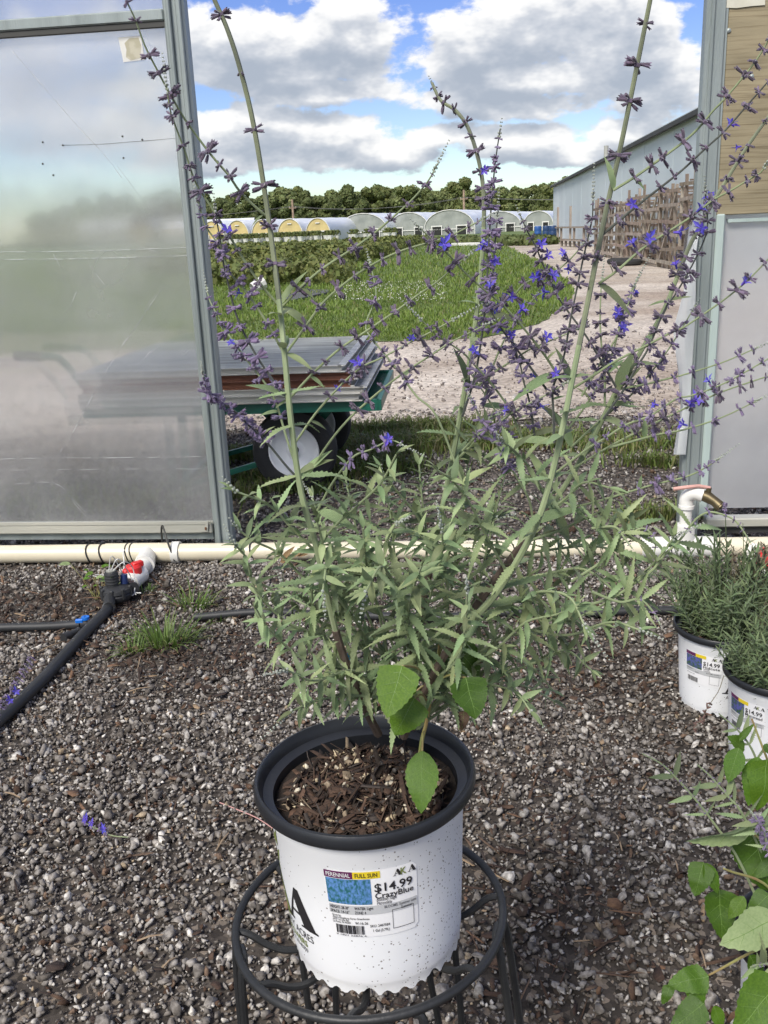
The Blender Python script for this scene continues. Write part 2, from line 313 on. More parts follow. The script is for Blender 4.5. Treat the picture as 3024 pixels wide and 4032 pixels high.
# ---------------------------------------------------------------- loose stones (nobody could count them)
def unit_rock(seed, sub):
    bm = bmesh.new(); bmesh.ops.create_icosphere(bm, subdivisions=1, radius=1) if sub else bmesh.ops.create_cone(bm, cap_ends=True, segments=4, radius1=.9, radius2=.55, depth=1.4)
    r = np.random.default_rng(seed); V = np.array([v.co[:] for v in bm.verts]); V *= (1+r.normal(size=(len(V), 1))*.22); V += r.normal(size=V.shape)*.17
    bmesh.ops.triangulate(bm, faces=bm.faces[:]); F_ = np.array([[v.index for v in f.verts] for f in bm.faces]); bm.free(); return V, F_
def rand_rot(n, flat=0.):
    q = RNG.normal(size=(n, 4)); q[:, 1:3] *= (1-flat); q /= np.linalg.norm(q, axis=1, keepdims=True); w, x, y, z = q.T
    return np.stack([1-2*(y*y+z*z), 2*(x*y-z*w), 2*(x*z+y*w), 2*(x*y+z*w), 1-2*(x*x+z*z), 2*(y*z-x*w), 2*(x*z-y*w), 2*(y*z+x*w), 1-2*(x*x+y*y)], 1).reshape(n, 3, 3)
def scatter(name, pts, size, variants, colors, flat, squash, mat, smooth=False):
    VV, FF, CC, b = [], [], [], 0; n = len(pts); which = RNG.integers(0, len(variants), n)
    for k, (V, F_) in enumerate(variants):
        ix = np.where(which == k)[0]
        if not len(ix): continue
        m = len(ix); sc = size[ix][:, None]*np.stack([RNG.uniform(.75, 1.35, m), RNG.uniform(.7, 1.2, m), squash*RNG.uniform(.7, 1.2, m)], 1)
        P = V[None]*sc[:, None, :]; P = np.einsum('nij,nvj->nvi', rand_rot(m, flat), P)+pts[ix][:, None, :]
        VV.append(P.reshape(-1, 3)); FF.append((F_[None]+(np.arange(m)*len(V))[:, None, None]).reshape(-1, 3)+b); CC.append(np.repeat(colors[ix], len(V), 0)); b += m*len(V)
    return npmesh(name, np.concatenate(VV), [np.concatenate(FF)], mat, smooth, np.concatenate(CC))
PAL = np.array([(.10, .088, .076), (.15, .135, .12), (.20, .183, .165), (.275, .255, .232), (.38, .36, .33), (.55, .525, .48), (.17, .115, .08), (.075, .045, .03), (.36, .29, .20)])
PW = np.array([.10, .19, .23, .21, .13, .065, .03, .035, .02]); PW = PW/PW.sum()
M_stone = pmat('gravel_stone', (1.25, 1.24, 1.22), (.62, .60, .58), 140, .88, .5, 300, attr='col', spec=.3, contrast=(.38, .62))
rocks = [unit_rock(i, 1) for i in range(9)]; rocks_far = [unit_rock(40+i, 0) for i in range(6)]
def barkiness(x, y):
    f = .9*np.exp(-((x+.95)/.45)**2-((y-2.62)/.16)**2)+.75*np.exp(-((x+.62)/.28)**2-((y-2.22)/.12)**2)+.45*np.exp(-((x-.45)/.28)**2-((y-2.05)/.22)**2)+.35*np.exp(-((x-.2)/.3)**2-((y-1.2)/.3)**2)
    return np.clip(f+.12*np.sin(x*6+1.3)*np.sin(y*5+.4), 0, .9)
def ground_pts(n, y0, y1, zoff):
    u = RNG.random(n); a, b = .50, .50; A = lambda y: a*y+b*y*y/2          # wedge the camera sees, with a margin
    y = (-a+np.sqrt(a*a+2*b*(A(y0)+u*(A(y1)-A(y0)))))/b; x = RNG.uniform(-1, 1, n)*(a+b*y); return np.stack([x, y, gz(x, y)+zoff], 1)
for nm_, n, mean, sd_, lo, hi, var_, lb in (('gravel', 68000, .0038, .44, .0022, .0115, rocks, 'loose grey and white angular gravel around the pots'), ('fine_gravel', 52000, .0027, .30, .0015, .0045, rocks_far, 'fine grey brown grit filling in between the gravel stones')):
    P = ground_pts(n, .72, 2.98, .0); bk = barkiness(P[:, 0], P[:, 1]); keep = RNG.random(n) > bk*.75; P = P[keep]; n = len(P)
    sz = np.clip(RNG.lognormal(math.log(mean), sd_, n), lo, hi); P[:, 2] += sz*RNG.uniform(-.05, .7, n)-(.0008 if nm_ == 'fine_gravel' else -.0006)
    base = PAL[RNG.choice(len(PAL), n, p=PW)]; dark = 1-.40*barkiness(P[:, 0], P[:, 1])
    cols = base*dark[:, None]*RNG.uniform(.8, 1.2, (n, 1))
    tag(linkmesh(nm_, scatter(nm_, P, sz, var_, cols, .5, .52, M_stone)), lb, 'gravel', kind='stuff')
n = 36000; P = ground_pts(n, 2.99, 5.5, .0); sz = np.clip(RNG.lognormal(math.log(.0062), .45, n), .003, .018); P[:, 2] += sz*.25
cols = PAL[RNG.choice(len(PAL), n, p=PW)]*.8
tag(linkmesh('outer_gravel', scatter('outer_gravel', P, sz, rocks_far, cols, .4, .6, M_stone)), 'dark loose gravel outside between the door and the track', 'gravel', kind='stuff')
chipV = np.array([(-1, -.4, 0), (.9, -.55, .05), (1.1, .1, -.04), (.2, .55, .04), (-.9, .35, -.03), (-1, -.4, .16), (.9, -.55, .2), (1.1, .1, .12), (.2, .55, .2), (-.9, .35, .13)])
chipF = []
for i in range(5): j = (i+1) % 5; chipF += [(i, j, j+5), (i, j+5, i+5)]
chipF = np.array(chipF+[(5, 6, 7), (5, 7, 8), (5, 8, 9)]); chips = [(chipV*np.array(s), chipF) for s in ((1, 1, 1), (1.4, .6, 1), (.8, 1.1, .8), (2.2, .35, .8))]
n = 27000; P = ground_pts(n, .72, 2.98, .0); bk = barkiness(P[:, 0], P[:, 1])+.07; keep = RNG.random(n) < bk; P = P[keep]; n = len(P)
sz = np.clip(RNG.lognormal(math.log(.0066), .4, n), .003, .016); P[:, 2] += .004+RNG.uniform(0, .006, n)
BP = np.array([(.055, .032, .022), (.09, .055, .036), (.04, .026, .02), (.17, .10, .06), (.12, .08, .055), (.30, .22, .14)]); cols = BP[RNG.choice(6, n, p=[.3, .25, .22, .08, .11, .04])]
M_bark = pmat('bark_chip', (1.2, 1.15, 1.1), (.7, .68, .65), 90, .85, .6, 200, attr='col', stretch=(1, 4, 1))
tag(linkmesh('bark_mulch', scatter('bark_mulch', P, sz, chips, cols, .72, .6, M_bark)), 'brown bark mulch chips mixed into the gravel', 'mulch', kind='stuff')
# stones lying loose on the pale track
n = 9000; x = RNG.uniform(-4, 8, n); y = 5.1+RNG.random(n)**1.6*4.2; P = np.stack([x, y, np.full(n, .008)], 1); sz = np.clip(RNG.lognormal(math.log(.008), .5, n), .004, .025)
cols = np.array([(.36, .32, .29), (.22, .19, .17), (.5, .47, .44), (.14, .12, .11)])[RNG.choice(4, n, p=[.45, .3, .1, .15])]
tag(linkmesh('track_stones', scatter('track_stones', P, sz, rocks_far, cols, .5, .5, M_stone)), 'scattered small stones on the pale track', 'gravel', kind='stuff')

# ---------------------------------------------------------------- grass
def blades(name, X, Y, Z, h, w, lean, cols, mat, fixed=None):
    n = len(X); a = RNG.uniform(0, 2*math.pi, n); la = RNG.uniform(0, 2*math.pi, n); l = RNG.random(n)*lean*h
    dx, dy = np.cos(a)*w*.5, np.sin(a)*w*.5; mx, my = np.cos(la)*l*.35, np.sin(la)*l*.35; tx, ty = np.cos(la)*l, np.sin(la)*l
    V = np.zeros((n, 5, 3)); V[:, 0] = np.stack([X-dx, Y-dy, Z], 1); V[:, 1] = np.stack([X+dx, Y+dy, Z], 1)
    V[:, 2] = np.stack([X+mx+dx*.8, Y+my+dy*.8, Z+h*.6], 1); V[:, 3] = np.stack([X+mx-dx*.8, Y+my-dy*.8, Z+h*.6], 1); V[:, 4] = np.stack([X+tx, Y+ty, Z+h*(1-.25*lean)], 1)
    b = (np.arange(n)*5)[:, None]; return npmesh(name, V.reshape(-1, 3), [b+np.array([[0, 1, 2, 3]]), b+np.array([[3, 2, 4]])], mat, False, np.repeat(cols, 5, 0))
M_grass = pmat('grass_blade', (1.1, 1.1, 1.), (.8, .85, .8), 3, .55, attr='col', transl=.3)
GP = np.array([(.16, .23, .042), (.20, .27, .058), (.125, .185, .035), (.24, .26, .09), (.27, .24, .12)])
def inpoly(x, y, poly):
    c = np.zeros(len(x), bool); m = len(poly)
    for i in range(m):
        x1, y1 = poly[i]; x2, y2 = poly[i-1]; c ^= ((y1 > y) != (y2 > y)) & (x < (x2-x1)*(y-y1)/(y2-y1+1e-12)+x1)
    return c
n = 130000; y = 8.9*(1/(1-RNG.random(n)*.83)); x = RNG.uniform(-.52, .62, n)*y; k = inpoly(x, y, lawn); x, y = x[k], y[k]; n = len(x)
sc = (y/11.)**.75; h = RNG.uniform(.035, .085, n)*np.minimum(sc, 1.9); clump = np.sin(x*1.9+.7)*np.sin(y*1.3)+np.sin(x*4.7)*np.sin(y*3.9+1); h *= 1+.25*clump
cc = GP[RNG.choice(5, n, p=[.34, .34, .2, .09, .03])]*(1+.14*clump)[:, None]
tag(linkmesh('lawn_grass', blades('lawn_grass', x, y, np.full(n, .008), h, .012*sc, .9, cc, M_grass)), 'green grass blades of the lawn', 'grass', kind='stuff')
n = 420; q = [atz(random.uniform(1320, 1760), random.uniform(1125, 1205)) for _ in range(n)]; P = np.array([(a.x, a.y, .07+random.uniform(0, .03)) for a in q]); M_white = pmat('white_petal', (.75, .75, .68), (.6, .6, .5), 20, .8)
tag(linkmesh('clover_flowers', scatter('clover_flowers', P, RNG.uniform(.006, .011, n), rocks_far, np.ones((n, 3)), .3, .8, M_white)), 'small white clover heads dotted through the lawn', 'clover', kind='stuff')
# weeds between door and track
def tufts(spots, per, hh, ww, lean, name, label, cat='grass', single=True, pal=GP):
    X, Y, H_, C_ = [], [], [], []
    for (cx_, cy_, rx, ry, m) in spots:
        X.append(RNG.normal(cx_, rx, m)); Y.append(RNG.normal(cy_, ry, m)); H_.append(RNG.uniform(hh*.4, hh, m)); C_.append(pal[RNG.choice(len(pal), m)])
    X, Y, H_, C_ = map(np.concatenate, (X, Y, H_, C_)); return tag(linkmesh(name, blades(name, X, Y, gz(X, Y)-.002, H_, ww, lean, C_, M_grass)), label, cat, kind='stuff')
sp = []
for (px_, py_, rx, ry, m) in [(1500, 1770, .18, .10, 1700), (1750, 1750, .24, .09, 1700), (1650, 1690, .20, .06, 900), (1980, 1745, .22, .08, 1300), (1450, 1850, .14, .05, 800), (1420, 1820, .12, .05, 500), (2150, 1755, .14, .05, 350), (2440, 1770, .16, .06, 260), (2600, 1760, .08, .05, 180), (2570, 1830, .09, .03, 260), (2560, 2045, .09, .02, 220),
                              (930, 1800, .06, .05, 300), (1020, 1900, .07, .03, 320), (1150, 1940, .09, .02, 260), (1340, 1880, .1, .04, 300), (930, 1960, .04, .03, 120), (300, 1990, .3, .12, 500), (1560, 1700, .2, .05, 500), (2300, 1740, .2, .04, 300)]:
    p = atz(px_, py_); sp.append((p.x, p.y, rx, ry, m))
tufts(sp, 0, .105, .007, 1.2, 'verge_grass', 'straggling green grass along the edge of the track', pal=np.array([(.13, .19, .04), (.165, .22, .05), (.18, .20, .07), (.23, .21, .10)]))
# ================================================================ FAR BACKGROUND
def leafcloud(n, centers, radii, size, squash=1.):
    """leaf-sized quads in shells of lobes -> V, F"""
    k = RNG.integers(0, len(centers), n); d = RNG.normal(size=(n, 3)); d /= np.linalg.norm(d, axis=1, keepdims=True); r = RNG.uniform(.72, 1.06, n)
    P = np.array(centers)[k]+d*np.array(radii)[k]*r[:, None]; s = size*RNG.uniform(.6, 1.4, n); nn_ = d+RNG.normal(size=(n, 3))*.38; nn_ /= np.linalg.norm(nn_, axis=1, keepdims=True); uu_ = np.cross(nn_, RNG.normal(size=(n, 3))); uu_ /= np.linalg.norm(uu_, axis=1, keepdims=True); R = np.stack([uu_, np.cross(nn_, uu_), nn_], 2); q = np.array([(-.5, -.35, 0), (.5, -.35, 0), (.6, .35, .1), (-.4, .4, -.1)])
    V = np.einsum('nij,vj->nvi', R, q)*s[:, None, None]+P[:, None, :]; b = (np.arange(n)*4)[:, None]; return V.reshape(-1, 3), b+np.array([[0, 1, 2, 3]]), k
M_leafy = [pmat('oak_foliage', (.21, .245, .085), (.155, .19, .066), 2, .7, transl=.3, vary=.6), pmat('ash_foliage', (.21, .24, .08), (.155, .185, .06), 2, .7, transl=.45, vary=.7), pmat('maple_foliage', (.19, .225, .08), (.14, .175, .064), 2, .7, transl=.45, vary=.6)]
M_trunk = pmat('tree_bark', (.09, .07, .05), (.05, .04, .03), 6, .9)
tree_mesh = []
for i in range(7):
    hh = random.uniform(11.5, 14.5); cen, ra = [], []
    for j in range(random.randint(15, 19)):
        a = random.uniform(0, 6.28); t = random.random(); rr = random.uniform(.2, 1)*3.4*(1-.7*t*random.random()); cen.append((rr*math.cos(a), rr*math.sin(a), 1.0+t*(hh-2.2))); s = random.uniform(1.5, 2.5)*(1-.3*t); ra.append((s*1.2, s*1.2, s))
    V, F_, _ = leafcloud(4600, cen, ra, .66); crown = npmesh('crown', V, [F_], M_leafy[i % 3])
    tb = MB(); tb.tube([(0, 0, -.3), (.1, 0, 3), (.2, .1, hh*.7)], [.28, .2, .06], 6)
    for c in cen[:6]: tb.tube([(.1, 0, 2.2+random.random()*2), Vector(c)], [.1, .04], 5)
    tm = bpy.data.meshes.new('trunk'); tm.from_pydata(tb.v, [], tb.f); tm.materials.append(M_trunk); tree_mesh.append((crown, tm))
kinds = ['dark green broadleaf tree in the wood behind the hoop greenhouses', 'yellowish green broadleaf tree in the wood behind the hoop greenhouses', 'deep green broadleaf tree in the wood behind the hoop greenhouses']
def plant_tree(i, loc, s, lab=None, grp='trees of the far wood'):
    t = thing('broadleaf_tree', loc, lab or kinds[i % 3], 'tree', grp, rot=(0, 0, random.uniform(0, 6.28))); t.scale = (s*random.uniform(.95, 1.2), s*random.uniform(.95, 1.2), s)
    linkmesh('crown', tree_mesh[i][0], t, True); linkmesh('trunk', tree_mesh[i][1], t, True); return t
x = -82.
while x < 66:
    Y = random.uniform(238, 262); plant_tree(random.randrange(7), (x, Y, 0), random.uniform(.62, .90)); x += random.uniform(2.6, 3.8)
x = -84.
while x < 70:
    plant_tree(random.randrange(7), (x, random.uniform(272, 290), 0), random.uniform(.80, 1.0)); x += random.uniform(3.8, 5.4)
for px_, Y, s in ((2195, 190, .60), (2235, 185, .66), (2150, 205, .62)):
    p = at(px_, 900, Y); plant_tree(random.randrange(7), (p.x, Y, 0), s, 'green tree rising behind the end of the long pale shed', 'trees behind the shed')

cen = [(random.uniform(-84, 66), random.uniform(231, 236), random.uniform(.3, 1.6)) for _ in range(150)]; V, F_, _ = leafcloud(9000, cen, [(2.2, 1.6, 1.9)]*150, .6); tag(linkmesh('wood_understorey', npmesh('wood_understorey', V, [F_], M_leafy[0])), 'scrubby green undergrowth along the foot of the far wood', 'undergrowth', kind='stuff')
# ---------------------------------------------------------------- hoop greenhouses
M_polyw = pmat('white_polythene', (.80, .82, .83), (.62, .65, .67), .9, .35, stretch=(1, .25, 1)); M_yel = pmat('yellowed_end_sheet', (.62, .50, .22), (.46, .37, .17), .8, .6); M_gry = pmat('grey_end_sheet', (.34, .36, .33), (.22, .24, .22), .7, .6)
M_dark = pmat('dark_opening', (.02, .022, .02), (.012, .014, .012), 2, .8); M_frame = pmat('white_frame', (.75, .74, .70), (.6, .6, .56), 3, .6); M_base = pmat('grey_baseboard', (.40, .40, .36), (.28, .28, .25), 2, .7)
YAW = rad(-19)
def hoop(px_l, px_r, py_top, py_base, Y, endmat, label, group, ndoor):
    L_, R_ = at(px_l, py_base, Y), at(px_r, py_base, Y); w = (R_.x-L_.x); c = (L_+R_)/2; top = at((px_l+px_r)/2, py_top, Y).z
    g = thing('hoop_greenhouse', (c.x, Y, 0), label, 'greenhouse', group, rot=(0, 0, YAW)); hw = w/2/math.cos(YAW)*.97; side = top*.38; LEN = 26
    arc = [(-hw, 0), (-hw, side*.7)]+[(-hw*math.cos(a), side*.7+(top-side*.7)*math.sin(a)) for a in np.linspace(.15, math.pi-.15, 13)]+[(hw, side*.7), (hw, 0)]; m = len(arc)
    b = MB(); b.add([(x, 0, z) for x, z in arc]+[(x, .12, z) for x, z in arc], [tuple(range(m))]+[tuple(range(m, 2*m))[::-1]]+[(i, i+m, (i+1) % m+m, (i+1) % m) for i in range(m)]); b.build('end_wall', endmat, g, True)
    arc2 = [(x*1.02, z*1.02+.02) for x, z in arc]; b = MB()
    for k in range(14):
        y0 = -.06+k*LEN/13; b.add([(x, y0, z*(1 if k % 2 else 1.012)) for x, z in arc2], [])
    b.f = [(k*m+i, k*m+i+1, (k+1)*m+i+1, (k+1)*m+i) for k in range(13) for i in range(m-1)]; b.build('roof', M_polyw, g, True, smooth=True)
    b = MB(); b.tube([(x*1.015, -.05, z*1.015) for x, z in arc], .05, 5); b.build('front_hoop', M_frame, g, True)
    for k in range(ndoor):
        xx = -hw*.5+k*hw*1.0 if ndoor > 1 else 0; d = MB().box((xx, -.05, .50), (hw*.34, .1, .95)).build('door_opening', M_dark, g, True); MB().box((xx, -.11, 1.02), (hw*.46, .08, .13)).box((xx-hw*.2, -.11, .49), (.1, .08, .93)).box((xx+hw*.2, -.11, .49), (.1, .08, .93)).build('door_frame', M_frame, d, True)
    MB().box((0, -.07, side*.62), (hw*1.96, .06, .10)).build('cross_rail', M_frame, g, True)
    if endmat is M_yel: MB().box((0, -.09, top*.80), (.5, .06, .1)).build('vent_bar', M_frame, g, True)
    return g
for i, (l, r) in enumerate([(790, 888), (890, 986), (990, 1082), (1092, 1196), (1204, 1304)]):
    hoop(l, r, 872-3*i, 945-1.5*i, 112-.4*i, M_yel, ['yellow ended hoop greenhouse farthest along the row from the grey ones', 'yellow ended hoop greenhouse, second in the row from the far end', 'yellow ended hoop greenhouse in the middle of the yellow row', 'yellow ended hoop greenhouse, second from the grey ended ones', 'yellow ended hoop greenhouse next to the grey ended ones'][i], 'yellow hoop greenhouses', 2)
for i, (l, r) in enumerate([(1331, 1528), (1530, 1690), (1672, 1868), (1885, 2050), (2062, 2176)]):
    hoop(l, r, (842, 838, 828, 834, 832)[i], (930, 928, 922, 920, 914)[i], (118, 120, 112, 122, 118)[i], M_gry, ['grey ended hoop greenhouse beside the yellow ended ones', 'grey ended hoop greenhouse, second after the yellow ones', 'largest grey ended hoop greenhouse in the row', 'grey ended hoop greenhouse just past the largest one', 'grey hoop greenhouse nearest the long pale shed'][i], 'grey hoop greenhouses', 2)
g = thing('low_greenhouse', (at(880, 930, 150).x, 150, 0), 'long low white roofed greenhouse behind the yellow ended row', 'greenhouse'); b = MB(); b.add([(-9, 0, 0), (4.3, 0, 0), (4.3, 8, 0), (-9, 8, 0), (-9, 0, 2.3), (4.3, 0, 2.3), (4.3, 4, 3.4), (-9, 4, 3.4), (4.3, 8, 2.3), (-9, 8, 2.3)], [(0, 1, 5, 4), (1, 2, 8, 6, 5), (3, 0, 4, 7, 9), (2, 3, 9, 8)]); b.build('wall', M_gry, g, True)
b = MB(); b.add([(-9.2, -.2, 2.28), (4.5, -.2, 2.28), (4.5, 4, 3.45), (-9.2, 4, 3.45), (4.5, 8.2, 2.28), (-9.2, 8.2, 2.28)], [(0, 1, 2, 3), (3, 2, 4, 5)]); b.build('roof', M_polyw, g, True)
# white pots standing in front of the houses
pm = MB().lathe([(.12, 0), (.15, .28), (.16, .28), (.16, .31), (.13, .31)], 10); pme = bpy.data.meshes.new('white_pot'); pme.from_pydata(pm.v, [], pm.f); pme.materials.append(M_frame)
lf, ff, _ = leafcloud(26, [(0, 0, .4)], [(.2, .2, .16)], .12); lm_ = npmesh('pot_plant', lf, [ff], M_leafy[1])
for i in range(84):
    q = at(random.uniform(850, 1540), 946, 1); Y = random.uniform(99, 106); p = at(random.uniform(850, 1330) if i < 70 else random.uniform(1380, 1560), 946, Y)
    t = thing('nursery_pot', (p.x, Y, 0), 'small white nursery pot standing out in front of the hoop greenhouses', 'pot', 'white pots before the greenhouses'); t.scale = (1.9,)*3; linkmesh('pot_shell', pme, t, True); linkmesh('foliage', lm_, t, True)
# ---------------------------------------------------------------- poles and wires
M_pole = pmat('weathered_pole', (.34, .25, .17), (.24, .17, .12), 3, .9); tops = []
for px_, pyt, Y, lb in ((1150, 785, 132, 'tan utility pole standing behind the yellow greenhouses'), (1826, 748, 128, 'tall tan utility pole standing behind the grey greenhouses')):
    t = at(px_, pyt, Y); g = thing('utility_pole', (t.x, Y, 0), lb, 'pole'); MB().tube([(t.x, Y, -.2), t], [.17, .13], 8).build('post', M_pole, g, smooth=True)
    MB().bar((t.x-.5, Y, t.z-1.1), (t.x+.5, Y, t.z-1.1), .1, .12).build('cross_arm', M_pole, g)
    for dx in (-.42, .42): MB().lathe([(.0, 0), (.05, 0), (.06, .08), (.03, .14), (0, .14)], 8, (t.x+dx, Y, t.z-1.04)).build('insulator', M_base, g)
    tops.append(t)
M_wire = pmat('wire', (.14, .14, .13), None, 1, .6)
for dx, nm in ((-.42, 'upper'), (.42, 'lower')):
    a = tops[0]+Vector((dx, 0, -.9)); c = tops[1]+Vector((dx, 0, -.9)); q = [a.lerp(c, t)+Vector((0, 0, -1.6*t*(1-t)*2)) for t in np.linspace(0, 1, 14)]; e = c+Vector((34, -10, -1.0)); q2 = [c.lerp(e, t)+Vector((0, 0, -1.2*t*(1-t)*2)) for t in np.linspace(0, 1, 9)][1:]
    z = a+Vector((-34, 4, -.4)); q0 = [z.lerp(a, t)+Vector((0, 0, -1.3*t*(1-t)*2)) for t in np.linspace(0, 1, 9)][:-1]
    tag(MB().tube(q0+q+q2, .022, 4).build('power_line', M_wire), 'thin power line sagging between the two utility poles', 'wire', 'power lines between the poles')
# ---------------------------------------------------------------- field plants and hedge
M_field = pmat('field_foliage', (.19, .21, .058), (.12, .15, .04), 3, .7, transl=.25, vary=.7)
fb = []
edge = [(800, 1092), (854, 1088), (1125, 1066), (1342, 1048), (1480, 1024), (1600, 985), (1700, 955)]
def edge_y(x): return float(np.interp(x, [e[0] for e in edge], [e[1] for e in edge]))
cen, ra = [], []
for i in range(620):
    px_ = random.uniform(560, 1690); y0_ = edge_y(px_); t = random.random()**1.5; p = atz(px_, y0_-t*(y0_-955)-2)
    s = random.uniform(.28, .5); hgt = random.uniform(.45, .78)*min(1, max(.25, (1.02-.0075*p.y)/.8)); cen.append((p.x, p.y, hgt*.55)); ra.append((s, s*1.2, hgt*.55))
V, F_, _ = leafcloud(64000, cen, ra, .095); tag(linkmesh('field_crop', npmesh('field_crop', V, [F_], M_field)), 'dense waist high rows of dark green field plants', 'crop', kind='stuff')
cen, ra = [], []
for i in range(110):
    p = atz(random.uniform(1680, 2175), random.uniform(962, 968)); cen.append((p.x, p.y+random.uniform(0, 3), .18)); ra.append((.6, .8, .24))
V, F_, _ = leafcloud(7000, cen, ra, .2); tag(linkmesh('low_hedge', npmesh('low_hedge', V, [F_], M_leafy[2])), 'low dark green hedge at the far end of the lawn', 'hedge')
cen = [(p.x, p.y, .25) for p in [atz(random.uniform(840, 1350), random.uniform(1085, 1130)) for _ in range(60)]]; V, F_, _ = leafcloud(8000, cen, [(.5, .6, .26)]*60, .085); tag(linkmesh('tall_weeds', npmesh('tall_weeds', V, [F_], M_field)), 'knee high weeds between the field rows and the lawn', 'weeds', kind='stuff')
for x_, y_ in ((995, 1145), (1085, 1088), (1180, 1088), (1205, 1085)):
    p = atz(x_, y_+12); t = thing('nursery_pot', (p.x, p.y, 0), 'pale plastic pot half hidden in the weeds by the field rows', 'pot', 'pots in the weeds', rot=(random.uniform(-.5, .5), 1.2, random.random())); t.location.z = .10; linkmesh('pot_shell', pme, t, True); t.scale = (.8,)*3
p0, p1 = atz(1785, 969), atz(1995, 966); tag(MB().bar((p0.x, p0.y, .08), (p1.x, p1.y, .08), .3, .16, bev=.02).build('kerb_board', M_frame), 'long white board edging the far end of the lawn', 'board')

# ---------------------------------------------------------------- long pale shed on the right
M_shed = pmat('pale_sheeting', (.56, .62, .66), (.50, .56, .60), .5, .45, stretch=(1, 1, .1)); M_trim = pmat('dark_trim', (.05, .05, .05), (.03, .03, .03), 2, .7); M_shroof = pmat('shed_roof', (.5, .52, .53), None, .5, .5)
A0, A1 = Vector((11.3, 61, 0)), Vector((6.35, 15.5, 0)); dr = (A0-A1).normalized(); nrm = Vector((dr.y, -dr.x, 0)); HS = 3.10
sh_ = thing('long_shed', A1, 'long shed with pale blue grey sheeting behind the wooden racks', 'building')
n_p = 22
for i in range(n_p):
    a = A1+(A0-A1)*(i/n_p); c = A1+(A0-A1)*((i+1)/n_p); MB().bar(a+Vector((0, 0, HS/2))+nrm*(.06+(i % 2)*.006), c+Vector((0, 0, HS/2))+nrm*(.06+(i % 2)*.006), .08, HS).build('wall_panel', M_shed, sh_)
b = MB(); q = [A1-dr*.2-nrm*.12, A0+dr*.2-nrm*.12]; pk = [p+nrm*4+Vector((0, 0, 1.3)) for p in q]; b.add([v+Vector((0, 0, HS+.02)) for v in q]+[v+Vector((0, 0, HS+.02)) for v in pk]+[v+Vector((0, 0, HS+.07)) for v in q]+[v+Vector((0, 0, HS+.07)) for v in pk], [(0, 1, 3, 2), (4, 6, 7, 5), (0, 4, 5, 1), (2, 3, 7, 6), (0, 2, 6, 4), (1, 5, 7, 3)]); b.build('roof', M_shroof, sh_)
MB().bar(q[0]+Vector((0, 0, HS-.02)), q[1]+Vector((0, 0, HS-.02)), .09, .10).build('eave_trim', M_trim, sh_)
b = MB(); e0 = A0+nrm*.1; e1 = A0+nrm*8; b.add([e0, e1, e1+Vector((0, 0, HS)), A0+nrm*4+Vector((0, 0, HS+1.3)), e0+Vector((0, 0, HS))], [(0, 1, 2, 3, 4)]); b.add([v-dr*.1 for v in (e0, e1, e1+Vector((0, 0, HS)), A0+nrm*4+Vector((0, 0, HS+1.3)), e0+Vector((0, 0, HS)))], [(4, 3, 2, 1, 0)]); b.build('gable_wall', M_shed, sh_)
t = (at(2387, 590, 38.5)); MB().tube([(t.x, t.y, HS-.1), t+Vector((0, 0, .15))], .09, 8).build('vent_pipe', M_base, sh_)
a = at(2545, 555, 30.2); c = at(2510, 618, 30.6); MB().bar(a-nrm*.02, c-nrm*.25, .08, .08).build('brace', M_base, sh_)
# wooden racks standing along the shed
M_lath = [pmat('grey_lath', (.36, .31, .26), (.23, .19, .155), 3, .9, stretch=(3, 3, .5), vary=.5), pmat('brown_lath', (.27, .21, .165), (.17, .13, .10), 3, .9, stretch=(3, 3, .5), vary=.5)]
labs = ['wooden slatted rack at the end of the row farthest along the shed', 'wooden slatted rack second from the far end of the shed row', 'wooden slatted rack third from the far end of the shed row', 'wooden slatted rack in the middle of the shed row', 'wooden slatted rack with a wide open frame beside the shed', 'tall wooden slatted rack near the door end of the shed row', 'tallest wooden slatted rack at the door end of the row']
ua = Vector((6.75, 29.5, 0)); ub = Vector((5.95, 17.4, 0)); dd = (ub-ua)/7
for i in range(7):
    c = ua+dd*(i+.5); g = thing('wooden_rack', c, labs[i], 'rack', 'racks along the shed'); H_ = 1.38+.055*i+random.uniform(-.06, .06); ln_ = dd.length*.96; ax = dd.normalized(); ox = Vector((ax.y, -ax.x, 0))
    if ox.x < 0: ox = -ox
    for face, off in ((0, 0.), (1, .75)):
        nps = 5 if face == 0 else 4
        for k in range(nps):
            if i == 4 and face == 0 and k in (2, 3): continue
            u = (k/(nps-1)-.5)*ln_*.97+random.uniform(-.06, .06); z1 = H_+random.uniform(-.10, .22); a = c+ax*u+ox*off; MB().bar(a+Vector((random.uniform(-.03, .03), 0, 0)), a+Vector((random.uniform(-.04, .04), random.uniform(-.04, .04), z1)), .055, .045, up=ax).build('post', M_lath[(k+i) % 2], g)
        for k in range(6):
            z = .12+k*(H_-.2)/5+random.uniform(-.03, .03); a = c-ax*ln_*.5+ox*(off-.055); e = c+ax*ln_*.5+ox*(off-.055); MB().bar(a+Vector((0, 0, z)), e+Vector((0, 0, z+random.uniform(-.05, .05))), .03, .065).build('slat', M_lath[k % 2], g)
    for k in range(6):
        z = .17+k*(H_-.2)/5
        for u in (-.4, 0, .4): a = c+ax*u*ln_+ox*.09; MB().bar(a+Vector((0, 0, z)), a+ox*.60+Vector((0, 0, z)), .06, .03).build('shelf_bearer', M_lath[1], g)
    if i in (1, 4, 5): MB().bar(c-ax*ln_*.4+Vector((0, 0, .15))-ox*.04, c+ax*ln_*.35+Vector((0, 0, H_-.1))-ox*.04, .07, .03, up=ox).build('diagonal', M_lath[0], g)
